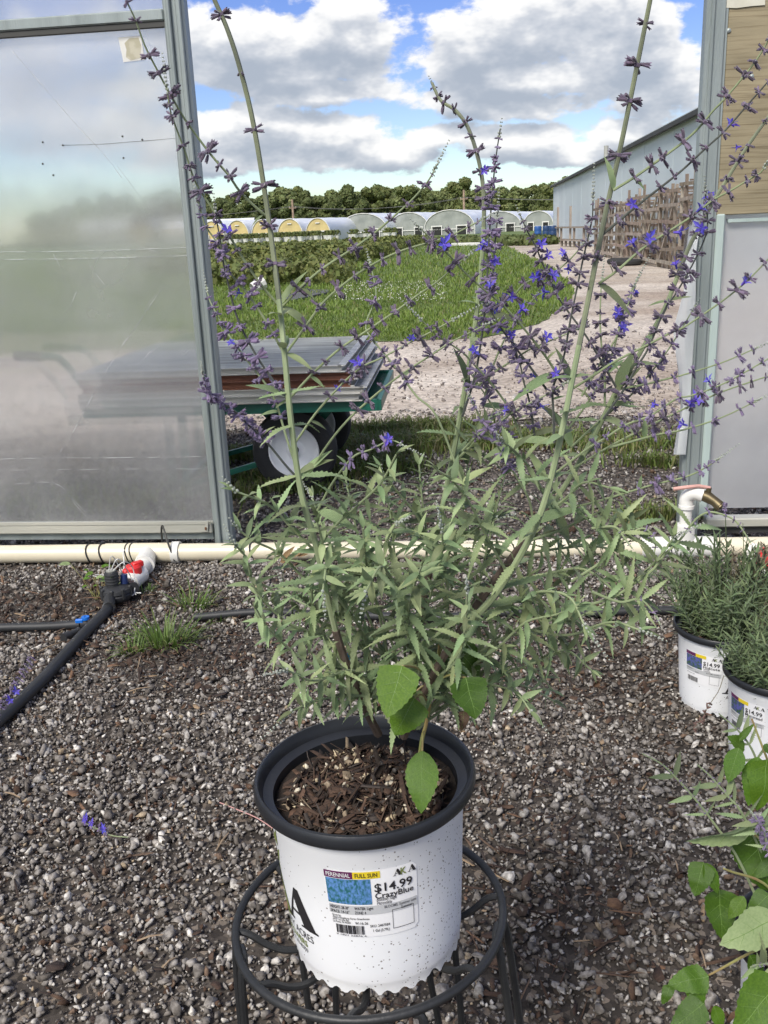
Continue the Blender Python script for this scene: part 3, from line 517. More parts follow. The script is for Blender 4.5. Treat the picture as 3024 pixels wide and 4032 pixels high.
# odds and ends at the far end of the yard
M_tyre0 = pmat('old_rubber', (.03, .03, .03), None, 4, .8)
for x_, y_, lb in ((2440, 1040, 'dark rubber hose coil lying before the wooden racks'), (2475, 1046, 'small black rubber coil beside the wooden racks')):
    p = atz(x_, y_); b = MB(); b.tube([p+Vector((.24*math.cos(a), .18*math.sin(a), .07)) for a in np.linspace(0, 6.28, 20)[:-1]], .07, 8, closed=True); tag(b.build('hose_coil', M_tyre0, smooth=True), lb, 'hose')
M_blue = pmat('blue_plastic', (.02, .10, .32), (.015, .07, .24), 4, .5); M_dblue = pmat('dark_blue_plastic', (.015, .05, .14), None, 4, .5)
for i, (x_, y_, mt_, lb) in enumerate([(2118, 952, M_blue, 'bright blue plastic barrel beside the hedge'), (2150, 952, M_dblue, 'dark blue plastic barrel beside the bright blue one'), (2176, 953, M_dblue, 'dark blue plastic barrel at the shed corner')]):
    p = atz(x_, y_); t = thing('barrel', (p.x, p.y, 0), lb, 'barrel'); b = MB().lathe([(r_*.42, z_*.75) for r_, z_ in [(0, 0), (.42, 0), (.45, .05), (.47, .3), (.45, .33), (.47, .36), (.47, .7), (.45, .73), (.47, .76), (.45, 1.05), (.40, 1.1), (0, 1.1)]], 20); b.build('drum', mt_, t, True, smooth=True); MB().lathe([(.195, .39), (.207, .40), (.207, .43), (.195, .44)], 20, close=True).build('hoop', M_dblue, t, True)
for i, (x0_, x1_, y_) in enumerate([(2205, 2320, 962), (2225, 2300, 972)]):
    a, c = atz(x0_, y_), atz(x1_, y_+5); t = thing('plant_bench', (a+c)/2, ['low wooden bench against the far end of the pale shed', 'wooden pallet bench lying in front of the low bench'][i], 'bench'); z = .75 if i == 0 else .28
    for k in range(4): MB().bar(a+Vector((0, k*.28, z)), c+Vector((0, k*.28, z)), .2, .07).build('slat', M_lath[k % 2], t)
    for u in (.04, .5, .96):
        for k in (0, .84): q = a.lerp(c, u)+Vector((0, k, 0)); MB().bar(q, q+Vector((0, 0, z-.036+(.95 if i == 0 and k and u != .96 else 0))), .09, .09, up=(0, 1, 0)).build('leg', M_lath[0], t)
# ================================================================ DOORS
M_galv = pmat('galvanised_steel', (.33, .37, .36), (.24, .275, .265), 5, .45, .3, 80, metal=.35, stretch=(3, 3, .35)); M_rail = pmat('aged_aluminium', (.50, .49, .42), (.38, .38, .33), 4, .5, .2, 60, metal=.2, stretch=(.4, 3, 3)); M_darkm = pmat('dark_steel', (.05, .05, .045), None, 5, .6)
M_film = film('door_polythene', .15, .23, (.84, .84, .82)); M_film2 = film('milky_polythene', .26, .46, (.80, .80, .80), .15); M_crease = crease_mat('polythene_crease'); M_stain = pmat('grime', (.08, .08, .07), None, 30, .9); M_tape = pmat('yellowed_tape', (.50, .47, .36), (.42, .39, .28), 30, .5, contrast=(.45, .55)); M_tapeb = pmat('clear_tape', (.70, .69, .64), (.62, .61, .56), 20, .4); M_rust = pmat('rust', (.16, .07, .03), (.08, .04, .02), 30, .9)
dl = thing('greenhouse_door', (-.55, 3.05, 0), 'steel framed door covered in cloudy polythene beside the cart', 'door', rot=(0, 0, -.118))
DLi = world_of(dl).inverted()
def dloc(px_, py_, y=0.):
    """photo point on the door plane in the door's own coordinates"""
    d = DLi.to_3x3() @ pdir(px_, py_); c = DLi @ CAM; return c+d*((y-c.y)/d.y)
b = MB(); b.box((0, .005, 1.14), (.064, .05, 2.24), bev=.006); b.box((-.012, -.026, 1.14), (.012, .014, 2.22), bev=.003).box((.017, -.024, 1.14), (.016, .010, 2.22), bev=.003); b.build('post', M_galv, dl, True)
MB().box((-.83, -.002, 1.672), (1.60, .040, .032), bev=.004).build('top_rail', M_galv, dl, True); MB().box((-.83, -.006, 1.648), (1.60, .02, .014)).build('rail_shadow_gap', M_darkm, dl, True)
MB().box((-.83, -.008, .098), (1.594, .048, .034), bev=.004).box((-.83, -.030, .119), (1.59, .008, .010)).build('bottom_rail', M_rail, dl, True); MB().box((-.83, .000, .068), (1.59, .03, .024)).build('sill', M_galv, dl, True)
MB().box((-.83, .006, 1.18), (1.60, .0012, 2.14)).build('polythene', M_film, dl, True)
MB().add([(-.046, -.040, .09), (-.040, -.040, .128), (-.072, -.040, .09), (-.046, -.036, .09), (-.040, -.036, .128), (-.072, -.036, .09)], [(0, 1, 2), (5, 4, 3), (0, 3, 4, 1), (1, 4, 5, 2), (2, 5, 3, 0)]).build('corner_bracket', M_rail, dl, True)
MB().box((-.051, -.042, .102), (.006, .004, .010), bev=.001).build('rust_spot', M_rust, dl, True)
def crease(pts, w=.0022, mat=None, name='crease'):
    w *= .7; P = spline([dloc(x, y, .0035) for x, y in pts], 18); MB().tube([p+Vector((random.uniform(-1, 1)*.0007, 0, random.uniform(-1, 1)*.0007)) for p in P], [w*random.uniform(.6, 1.2)*.55 for _ in P], 5).build(name, mat or M_crease, dl, True)
for pts, w in (([(50, 200), (170, 340), (300, 490), (420, 620), (480, 700)], .0030), ([(460, 650), (540, 760), (590, 830)], .0022), ([(640, 1130), (560, 1250), (470, 1380), (380, 1530), (300, 1680), (225, 1800)], .0034), ([(0, 1808), (230, 1803), (500, 1802), (790, 1798)], .0030), ([(0, 1852), (400, 1848), (800, 1846)], .0018), ([(60, 1905), (220, 1905), (300, 1990), (390, 2090)], .0020), ([(0, 992), (200, 990), (450, 985), (740, 975)], .0030), ([(0, 1022), (350, 1018), (740, 1006)], .0036),
               ([(210, 1000), (240, 1060), (270, 1150)], .002), ([(330, 1000), (380, 1080), (410, 1120)], .0018), ([(500, 1300), (580, 1200), (620, 1150)], .002), ([(60, 1990), (150, 2020), (240, 2080)], .0016), ([(250, 1930), (330, 2010), (405, 2095)], .0016), ([(300, 1150), (270, 1220), (245, 1240)], .0026), ([(560, 900), (540, 960), (640, 1000)], .0016), ([(690, 1370), (720, 1400), (745, 1370)], .0022), ([(550, 1440), (590, 1390), (620, 1370)], .0016)):
    crease(pts, w)
crease([(240, 572), (380, 568), (520, 558), (690, 545)], .0018, M_stain, 'grime_line')
for x, y in ((248, 572), (168, 560), (168, 645), (482, 537), (486, 622), (210, 690), (560, 550)):
    p = dloc(x, y, .0045); MB().lathe([(0, -.0015), (.0032, -.001), (.0026, .0015), (0, .002)], 8, p, Matrix.Rotation(rad(90), 3, 'X')).build('staple_stain', M_stain, dl, True)
q = [dloc(x, y, .0035) for x, y in ((466, 148), (555, 140), (570, 235), (487, 245))]; MB().add(q+[p-Vector((0, .0015, 0)) for p in q], [(4, 5, 6, 7), (0, 1, 5, 4), (1, 2, 6, 5), (2, 3, 7, 6), (3, 0, 4, 7)]).build('tape_patch', M_tapeb, dl, True)
q = [dloc(x, y, .0015) for x, y in ((490, 170), (510, 150), (545, 148), (556, 180), (552, 228), (515, 238), (496, 225), (498, 195))]; MB().add(q, [tuple(range(8))]).build('glue_stain', M_tape, dl, True)

dr_ = thing('greenhouse_door', (.9925, 2.92, 0), 'steel framed door with bare plywood above and milky polythene below', 'door', rot=(0, 0, -.09))
b = MB(); b.box((0, 0, 1.14), (.055, .05, 2.24), bev=.005); b.box((-.010, -.027, 1.14), (.010, .012, 2.22), bev=.003).box((.030, .002, 1.14), (.005, .045, 2.22)); b.build('post', M_galv, dr_, True)
M_palegr = pmat('pale_green_channel', (.42, .50, .47), (.34, .42, .39), 4, .5, .2, 40, stretch=(3, 3, .3)); MB().box((.047, -.004, .58), (.026, .036, .94), bev=.004).build('inner_channel', M_palegr, dr_, True)
def ply_tex(t, col, tcn):
    L = t.links.new; mp = t.nodes.new('ShaderNodeMapping'); mp.inputs['Scale'].default_value = (1.1, 1, 48); L(tcn.outputs['Object'], mp.inputs[0]); n = t.nodes.new('ShaderNodeTexNoise'); n.inputs['Scale'].default_value = 3.2; n.inputs['Detail'].default_value = 7; L(mp.outputs[0], n.inputs['Vector'])
    r = t.nodes.new('ShaderNodeValToRGB'); L(n.outputs[0], r.inputs[0]); r.color_ramp.elements[0].position = .30; r.color_ramp.elements[0].color = (.64, .58, .50, 1); r.color_ramp.elements[1].position = .50; r.color_ramp.elements[1].color = (1.1, 1.08, 1.02, 1)
    a = t.nodes.new('ShaderNodeMix'); a.data_type = 'RGBA'; a.blend_type = 'MULTIPLY'; a.inputs[0].default_value = 1; L(col, a.inputs[6]); L(r.outputs[0], a.inputs[7]); return a.outputs[2]
M_ply = pmat('weathered_plywood', (.32, .275, .185), (.225, .195, .13), 3, .85, .12, 60, stretch=(1, 1, 4), extra=ply_tex)
MB().box((.384, -.012, 1.632), (.70, .012, 1.17), bev=.002).build('plywood_sheet', M_ply, dr_, True); MB().box((.40, .004, .595), (.68, .0012, .93)).build('polythene', M_film2, dr_, True)
MB().box((.40, -.004, .088), (.68, .05, .030), bev=.004).build('bottom_rail', M_rail, dr_, True); MB().box((.40, .004, .060), (.67, .03, .022)).build('sill', M_darkm, dr_, True)
MB().box((.40, -.004, 1.030), (.66, .02, .010)).build('middle_rail', M_palegr, dr_, True)
M_paper = pmat('torn_paper', (.62, .60, .50), (.52, .5, .4), 20, .8); DRi = world_of(dr_).inverted()
def drloc(px_, py_, y): d = DRi.to_3x3() @ pdir(px_, py_); c = DRi @ CAM; return c+d*((y-c.y)/d.y)
q = [drloc(x, y, -.0205) for x, y in ((2842, -60), (3015, -60), (3012, 20), (2960, 24), (2900, 32), (2840, 30))]; b = MB(); b.add(q+[p-Vector((0, .001, 0)) for p in q], [tuple(range(6, 12))]+[(i, (i+1) % 6, (i+1) % 6+6, i+6) for i in range(6)]); b.build('paper_scrap', M_paper, dr_, True)
for x, y in ((2823, 385), (2960, 300), (2870, 120)): MB().lathe([(0, -.003), (.006, -.002), (.006, .001), (0, .003)], 10, drloc(x, y, -.020), Matrix.Rotation(rad(90), 3, 'X')).build('nail_head', M_galv, dr_, True)
# loose flap of polythene wrapped round the edge of the right door
rows = []
for i, (y, xl, xr) in enumerate([(840, 2745, 2766), (900, 2700, 2755), (1000, 2690, 2740), (1150, 2692, 2740), (1300, 2650, 2735), (1450, 2668, 2725), (1600, 2680, 2718), (1790, 2652, 2700)]):
    rows.append([drloc(xl+(xr-xl)*k/4, y, -.038-.008*math.sin(i*1.7+k)-(.004 if k else .010)) for k in range(5)])
b = MB(); m = len(rows); fl = [p for r in rows for p in r]; b.add(fl+[p+Vector((0, .0012, 0)) for p in fl], [(i*5+k, i*5+k+1, (i+1)*5+k+1, (i+1)*5+k) for i in range(m-1) for k in range(4)]+[(5*m+i*5+k, 5*m+(i+1)*5+k, 5*m+(i+1)*5+k+1, 5*m+i*5+k+1) for i in range(m-1) for k in range(4)]); b.build('loose_flap', film('flap_polythene', .25, .55), dr_, True, smooth=True)

# ================================================================ WATER PIPES
M_pvc = pmat('cream_pvc', (.72, .66, .50), (.62, .56, .42), 5, .35, stretch=(1, 1, 1)); M_pvcw = pmat('white_pvc', (.78, .77, .73), (.68, .67, .62), 8, .35); M_blk = pmat('black_polypipe', (.028, .029, .031), (.018, .019, .02), 12, .55, .15, 120); M_red = pmat('red_plastic', (.62, .03, .03), (.5, .025, .025), 10, .4); M_bluec = pmat('blue_clip', (.01, .16, .62), None, 10, .4); M_wirew = pmat('white_wire', (.75, .75, .72), None, 10, .5); M_brass = pmat('tarnished_brass', (.16, .13, .07), (.10, .08, .045), 20, .45, metal=.7); M_pink = pmat('faded_red_grip', (.62, .34, .29), (.5, .28, .24), 20, .6)
YP = lambda x: 2.905-.095*x
def pp(x, z=.036): return Vector((x, YP(x), z))
pipe = thing('pvc_main_pipe', (0, YP(0), 0), 'cream pvc water main lying along the foot of the doors', 'pipe')
b = MB(); b.tube([pp(x) for x in (-2.4, -1.5, -.94)], .031, 20); b.tube([pp(x) for x in (-.70, 0, .82)], .030, 20); b.tube([pp(x) for x in (1.04, 1.5, 2.4)], .030, 20); b.build('pipe_run', M_pvc, pipe, smooth=True)
xw = at(600, 2200, 2.96).x
b = MB(); b.tube([pp(-.945), pp(-.70)], .0335, 20); b.build('wye_fitting', M_pvc, pipe, smooth=True)
b = MB(); b.tube([pp(-.715), pp(-.690)], .0375, 20); b.build('coupler_collar', M_pvcw, pipe, smooth=True)
jw = pp(-.80); v0 = at(560, 2250, 2.80); v1 = at(505, 2300, 2.72)
b = MB(); b.tube([jw, v0.lerp(jw, .45)], .029, 18); b.tube([v0.lerp(jw, .50), v0.lerp(jw, .30)], .033, 18); b.tube([v0.lerp(jw, .32), v1], .024, 18); b.build('branch', M_pvcw, pipe, smooth=True)
b = MB(); b.tube([pp(.82), pp(1.05)], .0345, 20); rb = pp(.955, .036); b.tube([rb, rb+Vector((0, 0, .075))], .031, 18); b.build('riser_tee', M_pvcw, pipe, smooth=True)
for x in (at(345, 2180, 2.98).x, at(398, 2180, 2.98).x, at(500, 2180, 2.97).x, at(518, 2180, 2.97).x, at(2630, 2180, 2.82).x, at(2330, 2180, 2.85).x, at(990, 2180, 2.93).x):
    c = pp(x); MB().tube([c+Vector((.004*math.sin(a*2), .0332*math.cos(a), .0332*math.sin(a))) for a in np.linspace(0, 6.28, 22)[:-1]], .0026, 6, closed=True).build('cable_tie', M_blk, pipe, smooth=True)
c = pp(at(655, 2180, 2.96).x); tag(MB().tube(spline([c+Vector((.03, -.035, -.02)), c+Vector((.012, -.03, .05)), c+Vector((-.008, .01, .090)), c+Vector((-.022, .04, .06)), c+Vector((-.025, .05, .0))], 20), .0035, 7).build('wire_hoop', M_darkm, smooth=True), 'bent dark wire hoop pinned over the cream pipe', 'wire')
# valve and regulator
vt = thing('ball_valve', v0.lerp(v1, .5), 'white ball valve with red handle on the branch pipe', 'valve')
vc = at(527, 2262, 2.76); ax = (v1-v0).normalized()
MB().tube([v0.lerp(v1, .12), v0.lerp(v1, .85)], .030, 16).build('valve_body', M_pvcw, vt, smooth=True); b = MB(); b.tube([vc+Vector((0, 0, -.012)), vc+Vector((0, 0, .026)), vc+Vector((0, 0, .032))], [.030, .026, .020], 14); b.box(vc+Vector((.012, .012, .030)), (.036, .020, .018), Matrix.Rotation(.7, 3, 'Z'), .003); b.box(vc+Vector((-.018, -.014, .002)), (.020, .020, .044), Matrix.Rotation(.7, 3, 'Z'), .003); b.build('handle', M_red, vt, smooth=True)
rg = thing('solenoid_regulator', at(450, 2370, 2.62), 'black irrigation solenoid with white wires beside the red valve', 'valve')
c = at(458, 2345, 2.64); c.z = max(c.z, .03); b = MB(); b.lathe([(0, -.022), (.040, -.022), (.046, -.014), (.046, -.004), (.042, 0), (.046, .004), (.044, .014), (.030, .020), (.018, .022), (0, .022)], 24, c); b.build('diaphragm_body', M_blk, rg, smooth=True)
for k in range(8): a = k*.785; MB().box(c+Vector((.043*math.cos(a), .043*math.sin(a), .004)), (.010, .010, .034), Matrix.Rotation(a, 3, 'Z'), .002).build('bolt_lug', M_blk, rg)
c2 = c+Vector((-.008, .004, .022)); b = MB(); b.tube([c2, c2+Vector((0, 0, .040)), c2+Vector((0, 0, .044))], [.020, .020, .018], 16)
for k in range(4): b.lathe([(.020, 0), (.0215, .001), (.0215, .004), (.020, .005)], 16, c2+Vector((0, 0, .006+k*.009)))
b.build('solenoid_coil', M_blk, rg, smooth=True); MB().lathe([(0, 0), (.014, 0), (.015, .004), (0, .004)], 16, c2+Vector((0, 0, .044))).build('cap_label', M_base, rg)
MB().tube([c+Vector((.022, .022, .02)), c+Vector((.024, .024, .048))], [.012, .010], 12).build('bleed_screw', pmat('navy_plastic', (.02, .04, .14), None, 10, .4), rg, smooth=True)
MB().tube([c+Vector((.045, .025, 0)), v1], .020, 12).build('inlet', M_blk, rg, smooth=True)
hs0 = atz(430, 2392, .022); b = MB(); b.tube([c+Vector((-.01, -.040, -.004)), hs0], .017, 12); b.build('outlet', M_blk, rg, smooth=True)
for k in range(3):
    a0 = c2+Vector((.006*k-.006, 0, .046)); P = spline([a0, a0+Vector((.02+.01*k, -.01, .05-.01*k)), at(500+12*k, 2290-25*k, 2.70), at(530, 2330, 2.66), at(555-20*k, 2335+6*k, 2.64)], 22); MB().tube(P, .0016, 5).build('white_wire', M_wirew, rg, smooth=True)
P = spline([c2+Vector((0, 0, .046)), at(400, 2270, 2.70), at(370, 2265, 2.72), at(480, 2250, 2.78), at(485, 2180, 2.86), at(490, 2165, 2.90)], 26); MB().tube(P, .0016, 5).build('white_wire', M_wirew, rg, smooth=True)
def hose(pts, r, label, extra=None, name='irrigation_hose', z=None):
    g = thing(name, atz(*pts[len(pts)//2], 0), label, 'hose'); P = spline([atz(x, y, (r if z is None else z)) for x, y in pts], 34); P = [p+Vector((0, 0, float(gz(p.x, p.y))+.003)) for p in P]; MB().tube(P, r, 14).build('hose_run', M_blk, g, smooth=True); return g, P
h1, P1 = hose([(430, 2392), (395, 2440), (330, 2510), (200, 2640), (80, 2755), (-40, 2880), (-260, 3120)], .0155, 'thick black poly hose running from the solenoid toward the front')
b = MB(); b.tube([P1[0], P1[0].lerp(P1[1], .8)], .0185, 16); b.build('hose_clamp', pmat('steel_clamp', (.6, .6, .6), None, 30, .3, metal=.8), h1, smooth=True)
h2, P2 = hose([(-260, 2475), (0, 2467), (180, 2463), (318, 2462)], .0125, 'black poly hose ending at a blue clip beside the solenoid hose')
MB().tube([P2[-1], P2[-1]+Vector((.018, .004, 0))], .0150, 12).build('end_cap', M_blk, h2, smooth=True); c = P2[-1]+Vector((.016, 0, .014)); MB().lathe([(.004, 0), (.011, 0), (.011, .008), (.004, .008)], 14, c, close=True).build('blue_clip_ring', M_bluec, h2); MB().box(c+Vector((-.016, -.006, -.002)), (.022, .010, .012), None, .002).build('blue_clip', M_bluec, h2)
e0 = atz(250, 2512, .014); e1 = atz(312, 2482, .014); MB().tube([e0, e0.lerp(e1, .4), e0.lerp(e1, .42), e1], [.013, .013, .010, .010], 12).build('barbed_fitting', M_blk, h2, smooth=True)
hose([(765, 2432), (900, 2428), (1300, 2424), (2000, 2421), (2640, 2412), (3200, 2398)], .0115, 'long straight black poly hose running behind the potted sage')
h, P = hose([(1060, 2415), (1108, 2428), (1120, 2440)], .004, 'short blue micro tube tied to the long black hose', name='micro_tube'); 
for o in h.children: o.data.materials.clear(); o.data.materials.append(M_bluec)
# standpipe tap
tp_ = thing('standpipe_tap', rb+Vector((0, 0, .11)), 'white standpipe with a brass tap and faded red lever', 'tap'); tz = at(2735, 1985, rb.y).z
MB().tube([rb+Vector((0, 0, .074)), Vector((rb.x, rb.y, tz))], .0185, 18).build('riser', M_pvcw, tp_, smooth=True)
e = Vector((rb.x, rb.y, tz)); b = MB(); b.tube(spline([e+Vector((0, 0, -.01)), e+Vector((0, 0, .022)), e+Vector((.016, -.012, .040)), e+Vector((.042, -.024, .036))], 12), [.022]*11+[.023], 16); b.tube([e+Vector((0, 0, -.012)), e+Vector((0, 0, -.002))], .0245, 16); b.build('elbow', M_pvcw, tp_, smooth=True)
e1 = e+Vector((.042, -.024, .036)); b = MB(); b.tube([e1+Vector((-.006, .003, .001)), e1+Vector((.014, -.010, -.006)), e1+Vector((.030, -.022, -.016)), e1+Vector((.042, -.034, -.028))], [.017, .018, .015, .017], 14); b.build('tap_body', M_brass, tp_, smooth=True)
MB().lathe([(.009, 0), (.0172, 0), (.0172, .004), (.009, .004)], 16, e1+Vector((.043, -.035, -.029)), Vector((.5, -.55, -.55)).to_track_quat('Z', 'Y').to_matrix(), close=True).build('spout', M_brass, tp_); MB().tube([e1+Vector((.012, -.009, .006)), e1+Vector((.014, -.010, .026))], .008, 10).build('valve_stem', M_brass, tp_)
s = e1+Vector((.013, -.010, .024)); MB().tube([s+Vector((.004, 0, .001)), s+Vector((-.03, .004, .008)), s+Vector((-.07, .010, .003)), s+Vector((-.105, .016, -.002))], [.0055, .0055, .0062, .0058], 8).build('lever', M_pink, tp_, smooth=True)
vt2 = thing('ball_valve', at(3010, 2230, 2.70), 'white ball valve with red handle behind the lavender pots', 'valve'); c = at(3012, 2215, 2.70); MB().tube([pp(1.16), c+Vector((0, 0, -.03)), c+Vector((-.01, -.08, -.035))], .028, 14).build('valve_body', M_pvcw, vt2, smooth=True); MB().tube([c+Vector((0, 0, -.012)), c+Vector((0, 0, .026)), c+Vector((0, 0, .032))], [.030, .026, .020], 14).box(c+Vector((-.005, .02, .03)), (.03, .04, .016), None, .003).build('handle', M_red, vt2, smooth=True)

# ================================================================ CART
M_green = pmat('green_paint', (.012, .13, .085), (.008, .09, .06), 6, .4); M_tyre = pmat('black_tyre', (.022, .022, .023), (.014, .014, .015), 20, .7, .3, 90); M_rim = pmat('white_enamel', (.84, .85, .86), (.76, .77, .78), 6, .35); M_grip = pmat('dark_grip', (.035, .04, .04), None, 10, .7)
ct = thing('garden_cart', (-.5, 4.05, 0), 'green mesh flatbed garden cart carrying a stack of metal bench tops', 'cart', rot=(0, 0, -rad(4.7)))
b = MB(); b.bar((-.66, -.36, .385), (.53, -.36, .385), .02, .045).bar((-.66, .42, .385), (.53, .42, .385), .02, .045).bar((.53, -.37, .385), (.53, .43, .385), .02, .045, bev=.002).bar((-.66, -.37, .385), (-.66, .43, .385), .02, .045); b.build('deck_frame', M_green, ct, True)
b = MB()
for k in range(30): x = -.64+k*1.16/29; b.bar((x, -.35, .388), (x, .41, .388), .006, .006)
for k in range(46): y = -.345+k*.75/45; b.bar((-.65, y, .394), (.52, y, .394), .005, .004)
b.build('deck_mesh', M_green, ct, True)
def torus(R, r, y0, sx=1.): return [(R+r*math.cos(a), y0+r*sx*math.sin(a)) for a in np.linspace(0, 6.283, 15)[:-1]]
for y0, lb in ((-.20, None), (.36, None)):
    MXr = Matrix.Rotation(rad(90), 3, 'X'); c = (.155, y0, .176)
    prof = [(.105, -.038), (.118, -.046), (.150, -.049), (.168, -.043), (.176, -.026), (.178, 0), (.176, .026), (.168, .043), (.150, .049), (.118, .046), (.105, .038)]
    w = MB().lathe(prof, 40, c, MXr).build('tyre', M_tyre, ct, True, smooth=True); rbm = MB().lathe([(.0, .012), (.028, .012), (.040, .004), (.070, .010), (.092, .026), (.100, .044), (.106, .046), (.108, .036), (.108, -.036), (.106, -.046), (.100, -.044), (.092, -.026), (.040, -.004), (0, -.004)], 40, c, MXr); rm = rbm.build('rim', M_rim, w, True, smooth=True)
    MB().lathe([(0, .030), (.010, .030), (.016, .024), (.018, .008), (.018, -.02)], 16, c, MXr).build('hub_cap', M_darkm, rm, True, smooth=True); MB().tube([Vector(c)+Vector((.03, -.035, -.078)), Vector(c)+Vector((.032, -.052, -.074))], .004, 6).build('valve_stem', M_blk, rm, True)
MB().tube([(.155, -.24, .176), (.155, .40, .176)], .010, 10).build('axle', M_darkm, ct, True); b = MB()
for y in (-.12, .28): b.bar((.155, y, .176), (.34, y, .37), .03, .012, up=(0, 1, 0)).bar((.155, y, .176), (-.02, y, .37), .03, .012, up=(0, 1, 0))
b.build('axle_bracket', M_green, ct, True)
for y in (-.22, .30): MB().bar((-.31, y, .365), (-.315, y, .02), .032, .032, up=(1, 0, 0), bev=.003).build('stand_leg', M_green, ct, True); MB().bar((-.315, y, .035), (.13, y+.05*(1 if y < 0 else -1), .150), .022, .022, up=(0, 1, 0)).build('leg_brace', M_green, ct, True)
MB().bar((-.315, -.20, .06), (-.315, .28, .06), .025, .025).build('cross_brace', M_green, ct, True)
for y in (-.17,):
    MB().tube(spline([(-.655, y, .385), (-.70, y, .42), (-.80, y, .56), (-.845, y, .588), (-.90, y, .592), (-1.0, y, .597)], 20), .016, 10).build('handle', M_green, ct, True, smooth=True); MB().tube([(-.895, y, .592), (-1.01, y, .598)], .021, 10).build('grip', M_grip, ct, True, smooth=True)
# stack of metal bench tops on the cart
def wood_tex(t, col, tcn):
    L = t.links.new; mp = t.nodes.new('ShaderNodeMapping'); mp.inputs['Scale'].default_value = (1.2, 30, 8); L(tcn.outputs['Object'], mp.inputs[0]); n = t.nodes.new('ShaderNodeTexNoise'); n.inputs['Scale'].default_value = 2; n.inputs['Detail'].default_value = 5; L(mp.outputs[0], n.inputs['Vector'])
    r = t.nodes.new('ShaderNodeValToRGB'); L(n.outputs[0], r.inputs[0]); r.color_ramp.elements[0].position = .35; r.color_ramp.elements[0].color = (.5, .5, .48, 1); r.color_ramp.elements[1].position = .62; r.color_ramp.elements[1].color = (1.2, 1.2, 1.18, 1)
    a = t.nodes.new('ShaderNodeMix'); a.data_type = 'RGBA'; a.blend_type = 'MULTIPLY'; a.inputs[0].default_value = 1; L(col, a.inputs[6]); L(r.outputs[0], a.inputs[7]); return a.outputs[2]
M_slab = pmat('weathered_board', (.38, .39, .36), (.29, .30, .27), 4, .7, .3, 30, extra=wood_tex); M_alu = pmat('dull_aluminium', (.58, .57, .53), (.42, .41, .37), 6, .42, .3, 50, metal=.45, stretch=(.5, 3, 3)); M_rusty = pmat('rusty_channel', (.22, .085, .045), (.13, .05, .03), 9, .75, .5, 60, stretch=(.4, 3, 2))
tops_ = [(.537, .395, M_alu), (.506, .440, M_rusty), (.478, .425, M_rusty), (.450, .475, M_alu), (.421, .455, M_alu)]
nm_ = ['weathered grey bench top, uppermost in the stack on the cart', 'rust edged bench top, second from the top of the stack on the cart', 'rust edged bench top in the middle of the stack on the cart', 'dull aluminium bench top, second from the bottom of the stack', 'dull aluminium bench top, lowest in the stack on the cart']
for i, (z, xr, mt_) in enumerate(tops_):
    t = thing('bench_top', (-.5, 4.05, .40), nm_[i], 'bench top', 'bench tops stacked on the cart', rot=(0, 0, -rad(4.7)+random.uniform(-.006, .006))); z -= .40; xl = -.665+random.uniform(-.01, .012)
    for k in range(7): y = -.37+k*.138; MB().box(((xl+xr)/2, y+.069, z+.004), (xr-xl-.03, .1365, .014+.0008*(k % 2)), None, .001).build('board', M_slab, t, True)
    y0, y1 = -.395+.006*(i % 3), .605
    b = MB(); b.box(((xl+xr)/2, y0, z+.012), (xr-xl, .016, .005), None, .001).box(((xl+xr)/2, y0+.006, z), (xr-xl, .006, .022)).box(((xl+xr)/2, y0, z-.0115), (xr-xl, .018, .005), None, .001); b.build('front_channel', mt_, t, True)
    b = MB(); b.box((xr, (y0+y1)/2, z+.012), (.030, y1-y0+.016, .005), None, .001).box((xr-.006, (y0+y1)/2, z), (.006, y1-y0, .022)).box((xr, (y0+y1)/2, z-.0115), (.030, y1-y0+.016, .005), None, .001); b.build('end_channel', M_alu, t, True)
    MB().box(((xl+xr)/2, y1, z), (xr-xl-.04, .012, .026)).build('rear_channel', mt_, t, True)
# ================================================================ POTS
K = 1.2; KZ = 1.40; R_RIM, R_TOP, R_BOT = .088*K, .0770*K, .0695*K
def speckle(t, col, tcn):
    L = t.links.new; vo = t.nodes.new('ShaderNodeTexVoronoi'); vo.inputs['Scale'].default_value = 400; vo.inputs['Randomness'].default_value = 1; L(tcn.outputs['Object'], vo.inputs['Vector'])
    n = t.nodes.new('ShaderNodeTexNoise'); n.inputs['Scale'].default_value = 22; n.inputs['Detail'].default_value = 3; L(tcn.outputs['Object'], n.inputs['Vector'])
    sp_ = t.nodes.new('ShaderNodeSeparateXYZ'); L(tcn.outputs['Object'], sp_.inputs[0])
    s = t.nodes.new('ShaderNodeSeparateColor'); L(vo.outputs['Color'], s.inputs[0])
    lim = mth(t, 'ADD', .17, mth(t, 'MULTIPLY', sp_.outputs[0], 2.6)); lim = mth(t, 'ADD', mth(t, 'MAXIMUM', lim, .03), mth(t, 'MULTIPLY', mth(t, 'SUBTRACT', n.outputs[0], .5), .35))
    pick = mth(t, 'LESS_THAN', s.outputs[0], lim); dot = mth(t, 'LESS_THAN', vo.outputs['Distance'], mth(t, 'ADD', .10, mth(t, 'MULTIPLY', s.outputs[1], .30))); f = mth(t, 'MULTIPLY', pick, dot); f = mth(t, 'MULTIPLY', f, .8)
    x = t.nodes.new('ShaderNodeMix'); x.data_type = 'RGBA'; L(f, x.inputs[0]); L(col, x.inputs[6]); x.inputs[7].default_value = (.10, .07, .05, 1); return x.outputs[2]
M_pot = pmat('white_pot_plastic', (.84, .85, .86), (.80, .81, .82), 8, .42, extra=speckle); M_potb = pmat('black_pot_plastic', (.018, .020, .024), (.012, .013, .016), 12, .38, .1, 60); M_soil = pmat('potting_soil', (.030, .020, .014), (.016, .011, .008), 60, .95, 1., 90)
